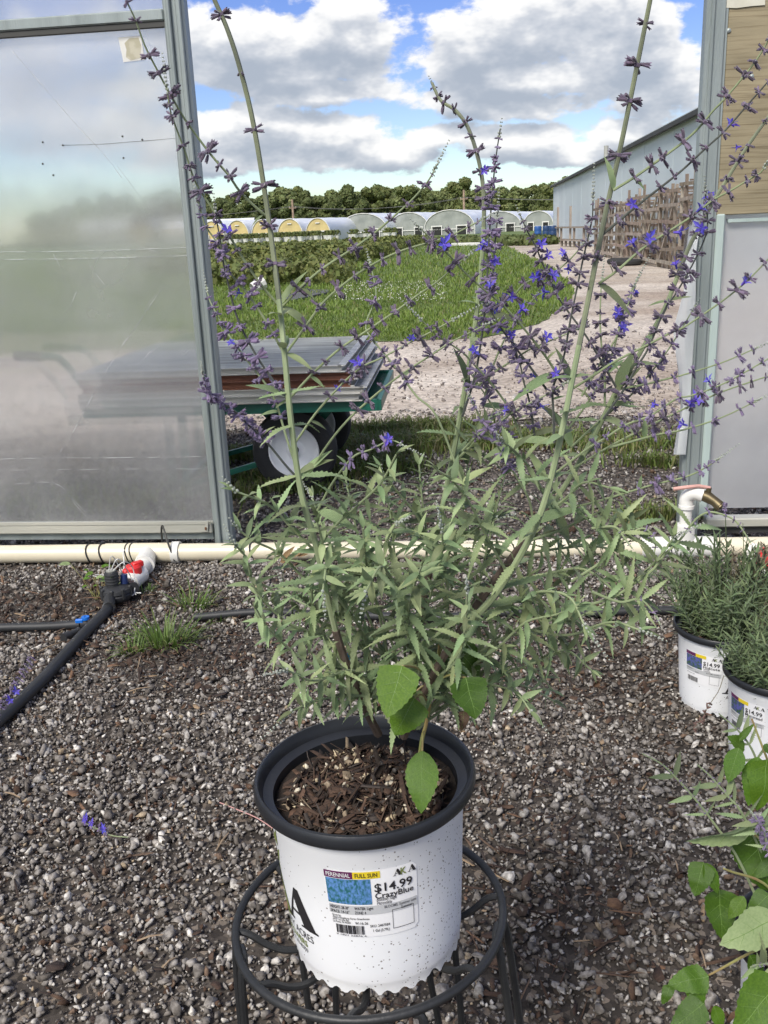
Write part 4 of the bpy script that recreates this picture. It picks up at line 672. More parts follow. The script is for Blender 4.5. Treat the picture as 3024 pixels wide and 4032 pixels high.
M_stick = pmat('white_label', (.84, .84, .84), (.80, .80, .81), 8, .38); M_ink = pmat('black_ink', (.02, .018, .02), None, 5, .6); M_inkg = pmat('grey_ink', (.12, .12, .13), None, 5, .6); M_purple = pmat('maroon_print', (.13, .022, .10), None, 5, .5); M_yellow = pmat('yellow_print', (.86, .66, .03), None, 5, .5); M_band = pmat('grey_print_band', (.56, .57, .58), None, 5, .5); M_olive = pmat('olive_print', (.20, .24, .06), None, 5, .6); M_wprint = pmat('white_print', (.85, .85, .85), None, 5, .5)
M_photo = pmat('printed_sage_photo', (.11, .25, .55), (.02, .12, .13), 320, .45, stretch=(1.3, 1, .8), contrast=(.38, .60), detail=8); M_photo2 = pmat('printed_lavender_photo', (.10, .11, .36), (.05, .10, .05), 160, .45, contrast=(.4, .6))
dg = bpy.context.evaluated_depsgraph_get
_tc = {}
def glyphs(s, bold=0.):
    """letter outlines of size 1 as flat mesh data"""
    if (s, bold) in _tc: return _tc[(s, bold)]
    c = bpy.data.curves.new('lettering', 'FONT'); c.body = s; c.size = 1; c.offset = bold; c.resolution_u = 2; o = bpy.data.objects.new('lettering', c); COL.objects.link(o)
    me = bpy.data.meshes.new_from_object(o.evaluated_get(dg())); V = [v.co.copy() for v in me.vertices]; F_ = [tuple(p.vertices) for p in me.polygons]; bpy.data.objects.remove(o); bpy.data.meshes.remove(me); bpy.data.curves.remove(c)
    w = max(v.x for v in V); x0 = min(v.x for v in V); _tc[(s, bold)] = ([(v.x-x0, v.y) for v in V], F_, w-x0); return _tc[(s, bold)]
SER_A = ([(-.02, 0), (.24, 0), (.24, .035), (.185, .05), (.235, .22), (.475, .22), (.545, .05), (.47, .035), (.47, 0), (.90, 0), (.90, .035), (.835, .06), (.52, .78), (.40, .78), (.10, .06), (-.02, .035)], [(.253, .275), (.45, .275), (.35, .54)])
def serifA():
    bm = bmesh.new(); o = [bm.verts.new((x, y, 0)) for x, y in SER_A[0]]; i = [bm.verts.new((x, y, 0)) for x, y in SER_A[1]]
    es = [bm.edges.new((o[k], o[(k+1) % len(o)])) for k in range(len(o))]+[bm.edges.new((i[k], i[(k+1) % 3])) for k in range(3)]
    bmesh.ops.triangle_fill(bm, edges=es, use_beauty=True); bmesh.ops.subdivide_edges(bm, edges=bm.edges[:], cuts=1); bmesh.ops.triangulate(bm, faces=bm.faces[:]); bm.verts.index_update(); r = ([(v.co.x, v.co.y) for v in bm.verts], [tuple(v.index for v in f.verts) for f in bm.faces]); bm.free(); return r
SA = serifA()
def make_pot(loc, rot, label, group, title, st_ang, logo_ang, photo, lines, full=True, scallop_seed=1):
    g = thing('nursery_pot', loc, label, 'pot', group, rot=rot)
    rb_ = random.Random(scallop_seed); n = 192
    def prof_r(z): return R_BOT+(R_TOP-R_BOT)*z/(.112*KZ)
    def ring(r, z, wave=False):
        out = []
        for k in range(n):
            a = 2*math.pi*k/n; zz = z
            if wave: zz = z+.0036*KZ*(0, .15, .75, 1, .75, .15)[k % 6]+(.0030*KZ if (k//6) % 7 == 3 else 0)
            out.append((r*math.sin(a), -r*math.cos(a), zz))
        return out
    zs = [(R_BOT-.0012, 0, True), (R_BOT-.0004, .0082*KZ, False), (R_BOT+.0002, .0095*KZ, False), (R_BOT+.0006, .0120*KZ, False), (prof_r(.06*KZ), .06*KZ, False), (prof_r(.110*KZ), .110*KZ, False), (prof_r(.112*KZ)+.0016, .1125*KZ, False), (prof_r(.123*KZ)+.0016, .1232*KZ, False), (prof_r(.123*KZ)-.0004, .1232*KZ, False), (prof_r(.112*KZ)-.0014, .112*KZ, False), (prof_r(.06*KZ)-.002, .06*KZ, False), (R_BOT-.002, .012*KZ, False)]
    b = MB()
    for r, z, w in zs: b.v += ring(r, z, w)
    for i in range(len(zs)-1):
        for k in range(n): b.f.append((i*n+k, i*n+(k+1) % n, (i+1)*n+(k+1) % n, (i+1)*n+k))
    b.build('pot_wall', M_pot, g, True, smooth=True)
    b = MB(); b.lathe([(.0, .010*KZ), (R_BOT-.004, .0095*KZ)], 48); b.build('pot_base', M_pot, g, True)
    z0 = .124*KZ; lip = [(prof_r(.12*KZ)+.001, z0), (R_RIM-.0035, z0-.001), (R_RIM-.0008, z0+.002), (R_RIM, z0+.006), (R_RIM-.0004, z0+.0115), (R_RIM-.002, z0+.0140), (R_RIM-.0042, z0+.0146), (R_RIM-.0060, z0+.0125), (R_RIM-.0085, z0+.002), (prof_r(.118*KZ)-.0048, z0-.001), (prof_r(.112*KZ)-.0045, z0-.012), (prof_r(.09*KZ)-.0045, .085*KZ)]
    b = MB(); b.lathe(lip, 96); b.build('rim', M_potb, g, True, smooth=True)
    # soil with a rough top
    rs = prof_r(.112*KZ)-.0048; b = MB(); m = 36; V = [(0, 0, .1185*KZ)]; F_ = []
    for i in range(1, 7):
        for k in range(m): a = 2*math.pi*k/m; r = rs*i/6; V.append((r*math.cos(a), r*math.sin(a), .115*KZ+.006*(1-i/6)+.0025*math.sin(3*a+i)+rb_.uniform(-.0015, .0015)))
    F_ += [(0, 1+k, 1+(k+1) % m) for k in range(m)]
    for i in range(5): F_ += [(1+i*m+k, 1+(i+1)*m+k, 1+(i+1)*m+(k+1) % m, 1+i*m+(k+1) % m) for k in range(m)]
    b.add(V, F_); soil = b.build('soil', M_soil, g, True, smooth=True)
    # printing on the wall
    def wrap(u, v, a0, off):
        r = prof_r(max(v, 0))+off; a = a0+u/(R_TOP*.96); return (r*math.sin(a), -r*math.cos(a), v)
    def flat(name, V2, F_, a0, off, mat, parent):
        b = MB(); b.add([wrap(x, y, a0, off) for x, y in V2], F_); return b.build(name, mat, parent, True)
    def rect(name, u0, v0, u1, v1, a0, off, mat, parent, rnd=0.):
        nu = max(2, int((u1-u0)/.004)); V2 = []; 
        for i in range(nu+1):
            u = u0+(u1-u0)*i/nu; cut = 0
            if rnd: e = min(u-u0, u1-u); cut = rnd-math.sqrt(max(0, rnd*rnd-(rnd-min(e, rnd))**2))
            V2 += [(u, v0+cut), (u, (v0+v1)/2), (u, v1-cut)]
        return flat(name, V2, [q for i in range(nu) for q in ((3*i, 3*i+3, 3*i+4, 3*i+1), (3*i+1, 3*i+4, 3*i+5, 3*i+2))], a0, off, mat, parent)
    def text(s, u, v, size, a0, off, mat, parent, bold=0., fit=None, align=0., name='lettering', squeeze=1.):
        V2, F_, w = glyphs(s, bold); sx_ = size*squeeze if fit is None else fit/w; return flat(name, [(u+(x-w*align)*sx_, v+y*size) for x, y in V2], F_, a0, off, mat, parent)
    sw, shh = .082, .073; vc_ = .108; U = lambda f: (f-.5)*sw; Vv = lambda f: vc_+(.5-f)*shh; a0 = st_ang
    st = rect('price_label', U(0), Vv(1), U(1), Vv(0), a0, .0006, M_stick, g, rnd=.004*K)
    rect('header_strip', U(.005), Vv(.115), U(.315), Vv(.012), a0, .0010, M_purple, st); rect('header_strip', U(.315), Vv(.115), U(.60), Vv(.012), a0, .0010, M_yellow, st)
    rect('label_picture', U(.015), Vv(.50), U(.495), Vv(.122), a0, .0010, photo, st); rect('detail_band', U(.015), Vv(.655), U(.99), Vv(.52), a0, .0010, M_band, st)
    T = lambda s, u0_, u1_, v, h_, mat=M_ink, bold=.012: text(s, U(u0_), Vv(v), h_*shh, a0, .0014, mat, st, bold, fit=(u1_-u0_)*sw)
    T(lines['price'], .53, .94, .315, .175, bold=.016); T(title, .53, .95, .415, .12, bold=.012)
    A_h = .11*shh
    for k, uu in enumerate((.735, .895)): flat('logo_letter', [(U(uu)+x*A_h*1.1, Vv(.125)+y*A_h*1.1) for x, y in SA[0]], SA[1], a0, .0014, M_ink, st)
    text('K', U(.815), Vv(.125), A_h*1.25, a0, .0014, M_olive, st, .02, fit=.065*sw)
    if full:
        T('PERENNIAL', .03, .29, .09, .085, M_wprint, .01); T('FULL SUN', .34, .57, .09, .085)
        for s, x0_, x1_, v, h_, mt_ in lines['small']: T(s, x0_, x1_, v, h_, mt_, .01)
        x = .07; b = MB()
        while x < .385:
            w_ = rb_.choice((.004, .006, .010, .014)); nn = len(b.v); b.v += [wrap(U(x), Vv(.955), a0, .0014), wrap(U(x+w_), Vv(.955), a0, .0014), wrap(U(x+w_), Vv(.82), a0, .0014), wrap(U(x), Vv(.82), a0, .0014)]; b.f.append((nn, nn+1, nn+2, nn+3)); x += w_+rb_.choice((.004, .006, .009))
        b.build('barcode', M_ink, st, True)
        for (u0_, v0_, u1_, v1_) in ((.70, .905, .705, .62), (.94, .905, .945, .62), (.70, .912, .945, .905), (.70, .627, .945, .62)): rect('box_rule', U(u0_), Vv(v0_), U(u1_), Vv(v1_), a0, .0012, M_ink, st)
    else:
        rect('header_strip', U(.34), Vv(.115), U(.60), Vv(.02), a0, .0013, M_yellow, st)
        for (s, x0_, x1_, v, h_, mt_) in lines['small'][:6]: T(s, x0_, x1_, v, h_, mt_, .006)
        for (u0_, v0_, u1_, v1_) in ((.70, .905, .707, .62), (.94, .905, .947, .62), (.70, .912, .947, .905), (.70, .627, .947, .62)): rect('box_rule', U(u0_), Vv(v0_), U(u1_), Vv(v1_), a0, .0012, M_inkg, st)
        x = .07; b = MB()
        while x < .385:
            w_ = rb_.choice((.006, .010, .014)); nn = len(b.v); b.v += [wrap(U(x), Vv(.955), a0, .0014), wrap(U(x+w_), Vv(.955), a0, .0014), wrap(U(x+w_), Vv(.80), a0, .0014), wrap(U(x), Vv(.80), a0, .0014)]; b.f.append((nn, nn+1, nn+2, nn+3)); x += w_+rb_.choice((.006, .009))
        b.build('barcode', M_ink, st, True)
    # grower's mark printed straight on the pot
    a0 = logo_ang; hA = .0425/.78; 
    for du in (-.066, .018): flat('mark_letter', [(du+x*hA, .060+y*hA) for x, y in SA[0]], SA[1], a0, .0005, M_ink, g)
    kk = MB(); KV = [((-.011, .040), (-.004, .040), (-.004, .098), (-.011, .098)), ((-.004, .062), (.010, .090), (.016, .094), (.000, .062)), ((-.002, .068), (.004, .070), (.020, .042), (.012, .040)), ((-.013, .098), (-.003, .098), (-.0055, .112), (-.0095, .106)), ((-.004, .098), (.004, .098), (.001, .108), (-.002, .104)), ((.003, .096), (.015, .096), (.017, .110), (.008, .102))]
    for q in KV:
        nn = len(kk.v); m_ = 4
        for i in range(m_+1):
            t = i/m_; p = [q[0][k]*(1-t)+q[3][k]*t for k in (0, 1)]; r_ = [q[1][k]*(1-t)+q[2][k]*t for k in (0, 1)]; kk.v += [wrap(p[0]*K, p[1]*KZ, a0, .0005), wrap(r_[0]*K, r_[1]*KZ, a0, .0005)]
        kk.f += [(nn+2*i, nn+2*i+1, nn+2*i+3, nn+2*i+2) for i in range(m_)]
    kk.build('mark_crowned_letter', M_olive, g, True)
    for du, dv in ((-.0075, .1145), (.0005, .1105), (.018, .1125)): flat('crown_dot', [(du*K+.0014*K*math.cos(t), dv*KZ+.0014*K*math.sin(t)) for t in np.linspace(0, 6.28, 9)[:-1]], [tuple(range(8))], a0, .0005, M_olive, g)
    text("ALSIP'S KINGSBURY ACRES", 0, .0470, .0120, a0, .0005, M_ink, g, 0., fit=.098*K, align=.5)
    text('WHOLESALE GROWERS', 0, .0372, .0098, a0, .0005, M_olive, g, .02, fit=.080*K, align=.5); text('6317 1ST LINE RD, LAPORTE, IN 46350', 0, .0300, .0068, a0, .0005, M_ink, g, .01, fit=.078*K, align=.5)
    return g, soil
sm = [('Russian Sage', .545, .755, .455, .075, M_inkg), ('Perovskia', .545, .70, .51, .075, M_inkg), ('BLOOMS: Summer Late', .62, .975, .575, .06, M_inkg), ('Summer', .80, .93, .63, .06, M_inkg), ('HEIGHT: 28-30"', .03, .24, .575, .062, M_ink), ('WATER: Light', .30, .50, .575, .062, M_ink), ('SPACE: 14-16"', .03, .24, .64, .062, M_ink), ('ZONE: 4', .30, .42, .64, .062, M_ink), ('Grown by:', .04, .14, .695, .045, M_ink), ("Alsip's Kingsbury Acres Greenhouse", .04, .45, .728, .045, M_ink), ('6317 1st Line Rd', .04, .22, .762, .045, M_ink), ('La Porte, IN 46350', .04, .24, .797, .045, M_ink), ('W-16-26', .29, .43, .80, .055, M_ink), ('SKU: 2407584', .45, .665, .845, .055, M_ink), ('1 Gal (3.79L)', .48, .66, .92, .06, M_ink), ('9 1821 22876 4', .06, .40, .99, .035, M_inkg)]
TILT = -.030; PB = Vector((-.0235, .778, .3720))
potA, soilA = make_pot(PB, (0, TILT, 0), 'dirt speckled white nursery pot on the black iron stand', None, 'CrazyBlue', rad(1.5), rad(-79), M_photo, dict(price='$14.99', small=sm), True, 3)
sm2 = [('Lavender', .545, .70, .455, .07, M_inkg), ('Lavandula', .545, .72, .51, .07, M_inkg), ('BLOOMS: Summer', .62, .95, .575, .06, M_inkg), ('HEIGHT', .03, .24, .575, .06, M_inkg), ('ZONE: 5', .30, .42, .64, .062, M_inkg), ('Grown by', .04, .3, .72, .05, M_inkg)]
PL1 = Vector((.735, 1.885, .002)); PL2 = Vector((.765, 1.66, .002)); PC = Vector((.520, .945, .002))
potB, soilB = make_pot(PL1, (0, 0, -.36), 'white lavender pot beside the standpipe, half behind another white pot', None, 'Hidcote', rad(-24), rad(48), M_photo2, dict(price='$14.99', small=sm2), False, 5)
potC, soilC = make_pot(PL2, (0, 0, -.42), 'white lavender pot standing in front of the other lavender pot', None, 'Munstead', rad(-38), rad(38), M_photo2, dict(price='$14.99', small=sm2), False, 7)
potD, soilD = make_pot(PC, (0, 0, -.5), 'white pot with broad leaved seedlings in front of the lavender pots', None, 'CrazyBlue', rad(60), rad(140), M_photo, dict(price='$14.99', small=sm2), False, 9)
# bark and grit on the soil of the sage pot
def pot_mulch(pot, soil, n, seed):
    M = world_of(pot); rs = R_TOP-.0155; a = RNG.uniform(0, 6.28, n); r = rs*np.sqrt(RNG.random(n)); P = np.stack([r*np.cos(a), r*np.sin(a), .115*KZ+.0055*(1-r/rs)+RNG.uniform(.0005, .005, n)], 1)
    sz = np.clip(RNG.lognormal(math.log(.0056), .45, n), .002, .0105); c = np.array([(.050, .030, .021), (.075, .045, .030), (.032, .022, .016), (.105, .062, .042), (.055, .045, .040), (.24, .19, .13)])[RNG.choice(6, n, p=[.32, .24, .22, .09, .09, .04])]
    o = linkmesh('bark_mulch', scatter('bark_mulch', P, sz, chips, c, .62, .7, M_bark), soil, True); o['kind'] = 'stuff'
    k = max(30, n//5); a = RNG.uniform(0, 6.28, k); r = rs*np.sqrt(RNG.random(k)); P = np.stack([r*np.cos(a), r*np.sin(a), .115*KZ+.0055*(1-r/rs)+.0045+RNG.uniform(0, .002, k)], 1); c = np.array([(.5, .42, .28), (.6, .55, .44), (.30, .24, .17), (.14, .13, .12)])[RNG.choice(4, k)]
    o = linkmesh('grit', scatter('grit', P, np.clip(RNG.lognormal(math.log(.0020), .45, k), .001, .0052), rocks, c, .3, .7, M_stone), soil, True); o['kind'] = 'stuff'
pot_mulch(potA, soilA, 1050, 1); pot_mulch(potB, soilB, 350, 2); pot_mulch(potC, soilC, 350, 3); pot_mulch(potD, soilD, 300, 4)
# ================================================================ IRON STAND
M_iron = pmat('black_iron', (.022, .023, .024), (.013, .014, .015), 25, .48, .25, 120)
SC = Vector((-.012, .779, 0)); sd = thing('plant_stand', SC, 'black wrought iron plant stand with a round top and hairpin legs', 'plant stand', rot=(0, -.050, 0)); ZR = .3955; RRg = .1335; rr_ = .0042
MB().tube([(RRg*math.cos(a), RRg*math.sin(a), ZR) for a in np.linspace(0, 6.2832, 73)[:-1]], rr_, 10, closed=True).build('top_ring', M_iron, sd, True, smooth=True)
MB().tube([(.044*math.cos(a), .044*math.sin(a), ZR-.028) for a in np.linspace(0, 6.2832, 37)[:-1]], rr_*.9, 8, closed=True).build('inner_ring', M_iron, sd, True, smooth=True)
for a in (4, 48, 93, 140, 184, 219, 262, 318):
    a = rad(a); c, s = math.cos(a), math.sin(a); MB().tube(spline([(.044*c, .044*s, ZR-.028), (.08*c-.006*s, .08*s+.006*c, ZR-.028), (.102*c-.005*s, .102*s+.005*c, ZR-.020), (.12*c-.003*s, .12*s+.003*c, ZR-.005), (RRg*c, RRg*s, ZR-.001)], 14), rr_*.85, 8).build('spoke', M_iron, sd, True, smooth=True)
for a in (-16, 62, 122, 197, 283):
    a = rad(a); er = Vector((math.cos(a), math.sin(a), 0)); et = Vector((-math.sin(a), math.cos(a), 0)); up = Vector((0, 0, 1)); w = .019
    P = spline([er*(RRg+.030)-et*w*.5+up*.004, er*(RRg+.014)-et*w+up*.18, er*(RRg+.002)-et*w+up*(ZR-.030), er*(RRg-.004)-et*w*.55+up*(ZR-.006), er*(RRg-.005)+up*(ZR-.0035), er*(RRg-.004)+et*w*.55+up*(ZR-.006), er*(RRg+.002)+et*w+up*(ZR-.030), er*(RRg+.014)+et*w+up*.18, er*(RRg+.030)+et*w*.5+up*.004], 40)
    MB().tube(P, rr_*.95, 8).build('leg', M_iron, sd, True, smooth=True)
# ================================================================ PLANTS
def leaf_template(n, teeth, depth, width, fold, arch, tip=1.0, shape='lance', wavy=0., seed=0):
    """unit leaf along +x, normal +z; returns V (k,3), quads"""
    r = np.random.default_rng(seed); V = []
    for i in range(n+1):
        t = i/n
        if shape == 'lance': w = width*(math.sin(math.pi*min(1, t**.8))**.85)*(1-.35*t)+.012*(1-t)
        elif shape == 'heart': w = width*(min(1, t/.12)**.6)*(math.cos(math.pi/2*max(0, (t-.22)/.78))**.8 if t > .22 else 1)*(1 if t > .0 else .2)
        elif shape == 'ovate': w = width*math.sin(math.pi*t**.72)**.9
        else: w = width*min(1, t*5+.3)*min(1, (1-t)*4+.05)
        if teeth: w *= 1-depth*(.5 if (i % 2) else 0) if False else (1-depth if i % 2 else 1.)
        w = max(w, .004 if t < 1 else 0.0)
        z = -arch*t*t+wavy*math.sin(t*9+seed); adv = (.022 if teeth and i % 2 == 0 and 0 < i < n else 0)
        V += [(t, 0, z), (t+adv, w, z+fold*w+wavy*.6*math.sin(t*14+seed)), (t+adv, -w, z+fold*w-wavy*.6*math.sin(t*13+seed+1))]
    Fq = []
    for i in range(n): a = 3*i; b = a+3; Fq += [(a, b, b+1, a+1), (a, a+2, b+2, b)]
    return np.array(V), np.array(Fq)
M_sleaf = pmat('sage_leaf', (.265, .335, .165), (.17, .235, .105), 60, .62, .25, 150, transl=.25, vary=.9, sheen=.12); M_stemg = pmat('sage_stem', (.265, .32, .165), (.19, .24, .12), 30, .6, .2, 200, sheen=.2); M_stemo = pmat('olive_stem', (.19, .215, .12), (.11, .125, .08), 30, .6, .2, 200, sheen=.2); M_stemd = pmat('dusky_stem', (.085, .095, .075), (.055, .06, .055), 40, .6, sheen=.3); M_wood = pmat('woody_stem', (.15, .11, .085), (.09, .065, .05), 40, .8, .5, 150, stretch=(3, 3, .6)); M_bud = pmat('silvery_bud', (.38, .41, .33), (.27, .30, .26), 80, .7, sheen=.4)
M_calyx = pmat('purple_calyx', (.150, .108, .170), (.080, .056, .092), 120, .7, .3, 300, vary=.7, sheen=.6, transl=.1); M_calyxl = pmat('lilac_calyx', (.22, .16, .29), (.125, .09, .17), 120, .7, .3, 300, vary=.6, sheen=.6, transl=.1); M_corolla = pmat('violet_blue_petal', (.17, .13, .66), (.11, .08, .52), 80, .5, transl=.3, vary=.4)
def frame(d, n):
    x = Vector(d).normalized(); n = Vector(n); z = (n-x*n.dot(x)); z = z.normalized() if z.length > 1e-5 else x.orthogonal().normalized(); y = z.cross(x); return Matrix((x, y, z)).transposed()
def calyx(b, base, d, L, w, seed=0):
    d = Vector(d).normalized(); P = [Vector(base), Vector(base)+d*L*.25, Vector(base)+d*L*.65, Vector(base)+d*L*.9]; b.tube(P, [w*.25, w*.42, w*.52, w*.46], 6, cap=True)
    s = d.orthogonal().normalized(); e = P[-1]
    for sg in (1, -1): b.add([e+s*sg*w*.42+d.cross(s)*w*.4, e+s*sg*w*.42-d.cross(s)*w*.4, e+s*sg*w*.5+d*L*.22], [(0, 1, 2)])
def whorl_mesh(n_side, L, seed, mat, spread=1.):
    rr = random.Random(seed); b = MB()
    for sg in (1, -1):
        for k in range(n_side):
            az = rr.uniform(-.9, .9)*spread; el = rr.uniform(-.55, .45); d = Vector((sg*math.cos(az)*math.cos(el), math.sin(az)*math.cos(el), math.sin(el))); calyx(b, d*.0018+Vector((0, 0, rr.uniform(-.0015, .0015))), d, L*rr.uniform(.8, 1.15), L*.37)
    b.lathe([(0, -.002), (.0022, -.001), (.0022, .001), (0, .002)], 6); me = bpy.data.meshes.new('flower_whorl'); me.from_pydata(b.v, [], b.f); me.materials.append(mat); me.update(); return me
WH = {(m, k): [whorl_mesh({1: 2, 2: 4, 3: 5, 5: 7}[k], .0058, 100+m*50+k*10+j, (M_calyx, M_calyxl)[m]) for j in range(3)] for m in (0, 1) for k in (1, 2, 3, 5)}
def corolla_mesh(seed):
    rr = random.Random(seed); b = MB(); b.tube([(0, 0, 0), (0, 0, .004)], [.0007, .0012], 6)
    for k in range(5):
        a = k*1.2566+rr.uniform(-.2, .2); L = .0055*rr.uniform(.8, 1.2)*(1.5 if k == 0 else 1); c, s = math.cos(a), math.sin(a); w = .0017
        b.add([(0, 0, .0035), (c*L*.5-s*w, s*L*.5+c*w, .006), (c*L*.5+s*w, s*L*.5-c*w, .006), (c*L, s*L, .0058+rr.uniform(-.001, .002))], [(0, 1, 3), (0, 3, 2)])
    b.tube([(0, 0, .003), (.002, .001, .009), (.003, .002, .011)], .00025, 4); me = bpy.data.meshes.new('flower'); me.from_pydata(b.v, [], b.f); me.materials.append(M_corolla); return me
CO = [corolla_mesh(i) for i in range(4)]
def bud_mesh(n, seed):
    rr = random.Random(seed); b = MB()
    for k in range(n):
        z = k*.0042; s = .0019*(1-.6*k/n)
        for sg in (1, -1): b.lathe([(0, -s), (s*.8, -s*.4), (s*.8, s*.4), (0, s)], 5, (sg*s*.8*math.cos(k), sg*s*.8*math.sin(k), z))
    me = bpy.data.meshes.new('bud_spike'); me.from_pydata(b.v, [], b.f); me.materials.append(M_bud); return me
BUD = [bud_mesh(8, 1), bud_mesh(11, 2), bud_mesh(6, 3)]
SL = [leaf_template(22, True, .34, .088+.014*(i % 3), .25+.2*(i % 2), .12+.08*i, seed=i, wavy=.012) for i in range(5)]
SLm = [npmesh('leaf', V, [F_], M_sleaf) for V, F_ in SL]
SS = [leaf_template(10, False, 0, .14, .3, .15+.1*i, seed=i) for i in range(2)]; SSm = [npmesh('leaf', V, [F_], M_sleaf) for V, F_ in SS]

class Sage:
    """collects leaves and whorls; the biggest become parts, the rest one joined part"""
    def __init__(s, g): s.g = g; s.leaves = []; s.whorls = []; s.flowers = []; s.buds = []
    def leaf(s, base, d, n, L, small=False, w=1.):
        M = Matrix.Translation(base) @ (frame(d, n) @ Matrix.Diagonal((L, L*w, L))).to_4x4(); s.leaves.append((L, M, small, random.randrange(2 if small else 5)))
    def whorl(s, p, axis, sc, k, m):
        q = Vector(axis).normalized().to_track_quat('Z', 'X') @ Quaternion((0, 0, 1), random.uniform(0, 6.28)); s.whorls.append((sc*(k+1), Matrix.LocRotScale(p, q, (sc,)*3), m, k, random.randrange(3)))
    def flower(s, p, d, sc): s.flowers.append(Matrix.LocRotScale(p, Vector(d).normalized().to_track_quat('Z', 'X') @ Quaternion((0, 0, 1), random.uniform(0, 6.28)), (sc,)*3))
    def flush(s, nl=300, nw=300):
        s.leaves.sort(key=lambda t: -t[0]); s.whorls.sort(key=lambda t: -t[0])
        for L, M, sm_, v in s.leaves[:nl]: linkmesh('leaf', (SSm if sm_ else SLm)[v], s.g, False, M)
        rest = s.leaves[nl:]
        if rest:
            VV, FF, b = [], [], 0
            for L, M, sm_, v in rest:
                V, F_ = (SS if sm_ else SL)[v]; A = np.array(M); VV.append(V @ A[:3, :3].T+A[:3, 3]); FF.append(F_+b); b += len(V)
            o = linkmesh('small_leaves', npmesh('small_leaves', np.concatenate(VV), [np.concatenate(FF)], M_sleaf), s.g); o['kind'] = 'stuff'
        for sc, M, m, k, j in s.whorls[:nw]: linkmesh('flower_whorl', WH[(m, k)][j], s.g, False, M)
        rest = s.whorls[nw:]
        if rest:
            for m in (0, 1):
                VV, FF4, FF3, FFn, b = [], [], [], [], 0; bld = MB()
                for sc, M, mm, k, j in rest:
                    if mm != m: continue
                    me = WH[(mm, k)][j]; bld.add([M @ v.co for v in me.vertices], [tuple(p.vertices) for p in me.polygons])
                if bld.v: o = bld.build('small_whorls', (M_calyx, M_calyxl)[m], s.g); o['kind'] = 'stuff'
        for M in s.flowers: linkmesh('flower', random.choice(CO), s.g, False, M)
        for M, v in s.buds: linkmesh('bud_spike', BUD[v], s.g, False, M)
def tangent(P, i): return (P[min(i+1, len(P)-1)]-P[max(i-1, 0)]).normalized()
def along(P):
    L = [0.]
    for i in range(1, len(P)): L.append(L[-1]+(P[i]-P[i-1]).length)
    return L
sage = thing('russian_sage', PB+Vector((0, 0, .13)), 'tall flowering silvery sage with purple spikes in the pot on the stand', 'plant'); SG = Sage(sage)
YB = .785
def pxpath(pts, Y0, Y1, n=None, fwd=0.): m = len(pts); P = [at(x, y, Y0+(Y1-Y0)*i/(m-1)-fwd*math.sin(math.pi*min(1, i/(m*.62)))) for i, (x, y) in enumerate(pts)]; return spline(P, n or max(12, m*5))
def stem_part(P, r0_, r1_, mat, name='stem'):
    m = len(P); MB().tube(P, [r0_+(r1_-r0_)*i/(m-1) for i in range(m)], 7).build(name, mat, sage, smooth=True)
def whorls_on(P, start, spacing, k0, m, sc=1., fl=.06, tip=True, end=.98):
    L = along(P); tot = L[-1]; s = tot*start; i = 0
    while s < tot*end:
        while i < len(P)-2 and L[i+1] < s: i += 1
        t = (s-L[i])/max(1e-6, L[i+1]-L[i]); p = P[i].lerp(P[i+1], t); a = tangent(P, i); f = s/tot; z = sc*random.uniform(.70, 1.25)*(1 if f < .8 else 1-.62*(f-.8)/.2); k = k0
        r = random.random(); k = {5: 5 if r < .75 else 3, 3: 3 if r < .65 else (2 if r < .9 else 5), 2: 2 if r < .6 else (3 if r < .85 else 1), 1: 1}[k0]
        if f > .93: k = 1
        SG.whorl(p, a, z, k, m)
        if random.random() < fl*2.4 and f < .84: d = Vector((random.uniform(-1, 1), random.uniform(-1.2, .2), random.uniform(-.1, .8))).normalized(); SG.flower(p+d*.005, d, random.uniform(.7, 1.05))
        s += spacing*random.uniform(.62, 1.5)*(1 if f < .82 else .72)
    if tip: SG.buds.append((Matrix.LocRotScale(P[-1]-tangent(P, len(P)-1)*.006, tangent(P, len(P)-1).to_track_quat('Z', 'X'), (sc*.62,)*3), random.randrange(3)))
# main stems
A_ = pxpath([(1490, 2890), (1440, 2790), (1345, 2560), (1290, 2350), (1245, 2150), (1185, 1935), (1146, 1660), (1121, 1400), (1101, 1200), (1056, 850), (1000, 500), (945, 270), (893, 110), (840, -10), (812, -90)], .785, .775, 60, .07)
B_ = pxpath([(1590, 2900), (1650, 2760), (1790, 2520), (1950, 2340), (2080, 2130), (2150, 1955), (2212, 1700), (2252, 1500), (2312, 1200), (2382, 850), (2445, 570), (2520, 200), (2560, 0), (2578, -90)], .785, .76, 60, .07)
C_ = pxpath([(1570, 2870), (1620, 2600), (1690, 2250), (1777, 1823), (1814, 1622), (1860, 1350), (1887, 1130), (1905, 875), (1896, 690), (1850, 520), (1796, 437), (1735, 395), (1700, 325)], .80, .88, 60)
D_ = pxpath([(1620, 2870), (1800, 2500), (2050, 2150), (2200, 1950), (2315, 1762), (2375, 1645), (2430, 1533), (2484, 1450), (2605, 1238), (2653, 1125), (2706, 988), (2759, 882), (2819, 776), (2872, 690), (2938, 583), (3018, 470), (3050, 420)], .80, .86, 60)
for P, r_, w_ in ((A_, .0028, 14), (B_, .0030, 14), (C_, .0027, 12), (D_, .0026, 12)):
    m = len(P); q = m//6; MB().tube(P[:q+1], [.0042-.0008*i/q for i in range(q+1)], 7).build('woody_base', M_wood, sage, smooth=True); h_ = int(m*.58); e_r = .0013 if P is not A_ and P is not B_ else .0016; m_r = (r_+e_r)/2; stem_part(P[q:h_+1], r_, m_r, M_stemg); stem_part(P[h_:], m_r, e_r, M_stemo, 'stem_tip')
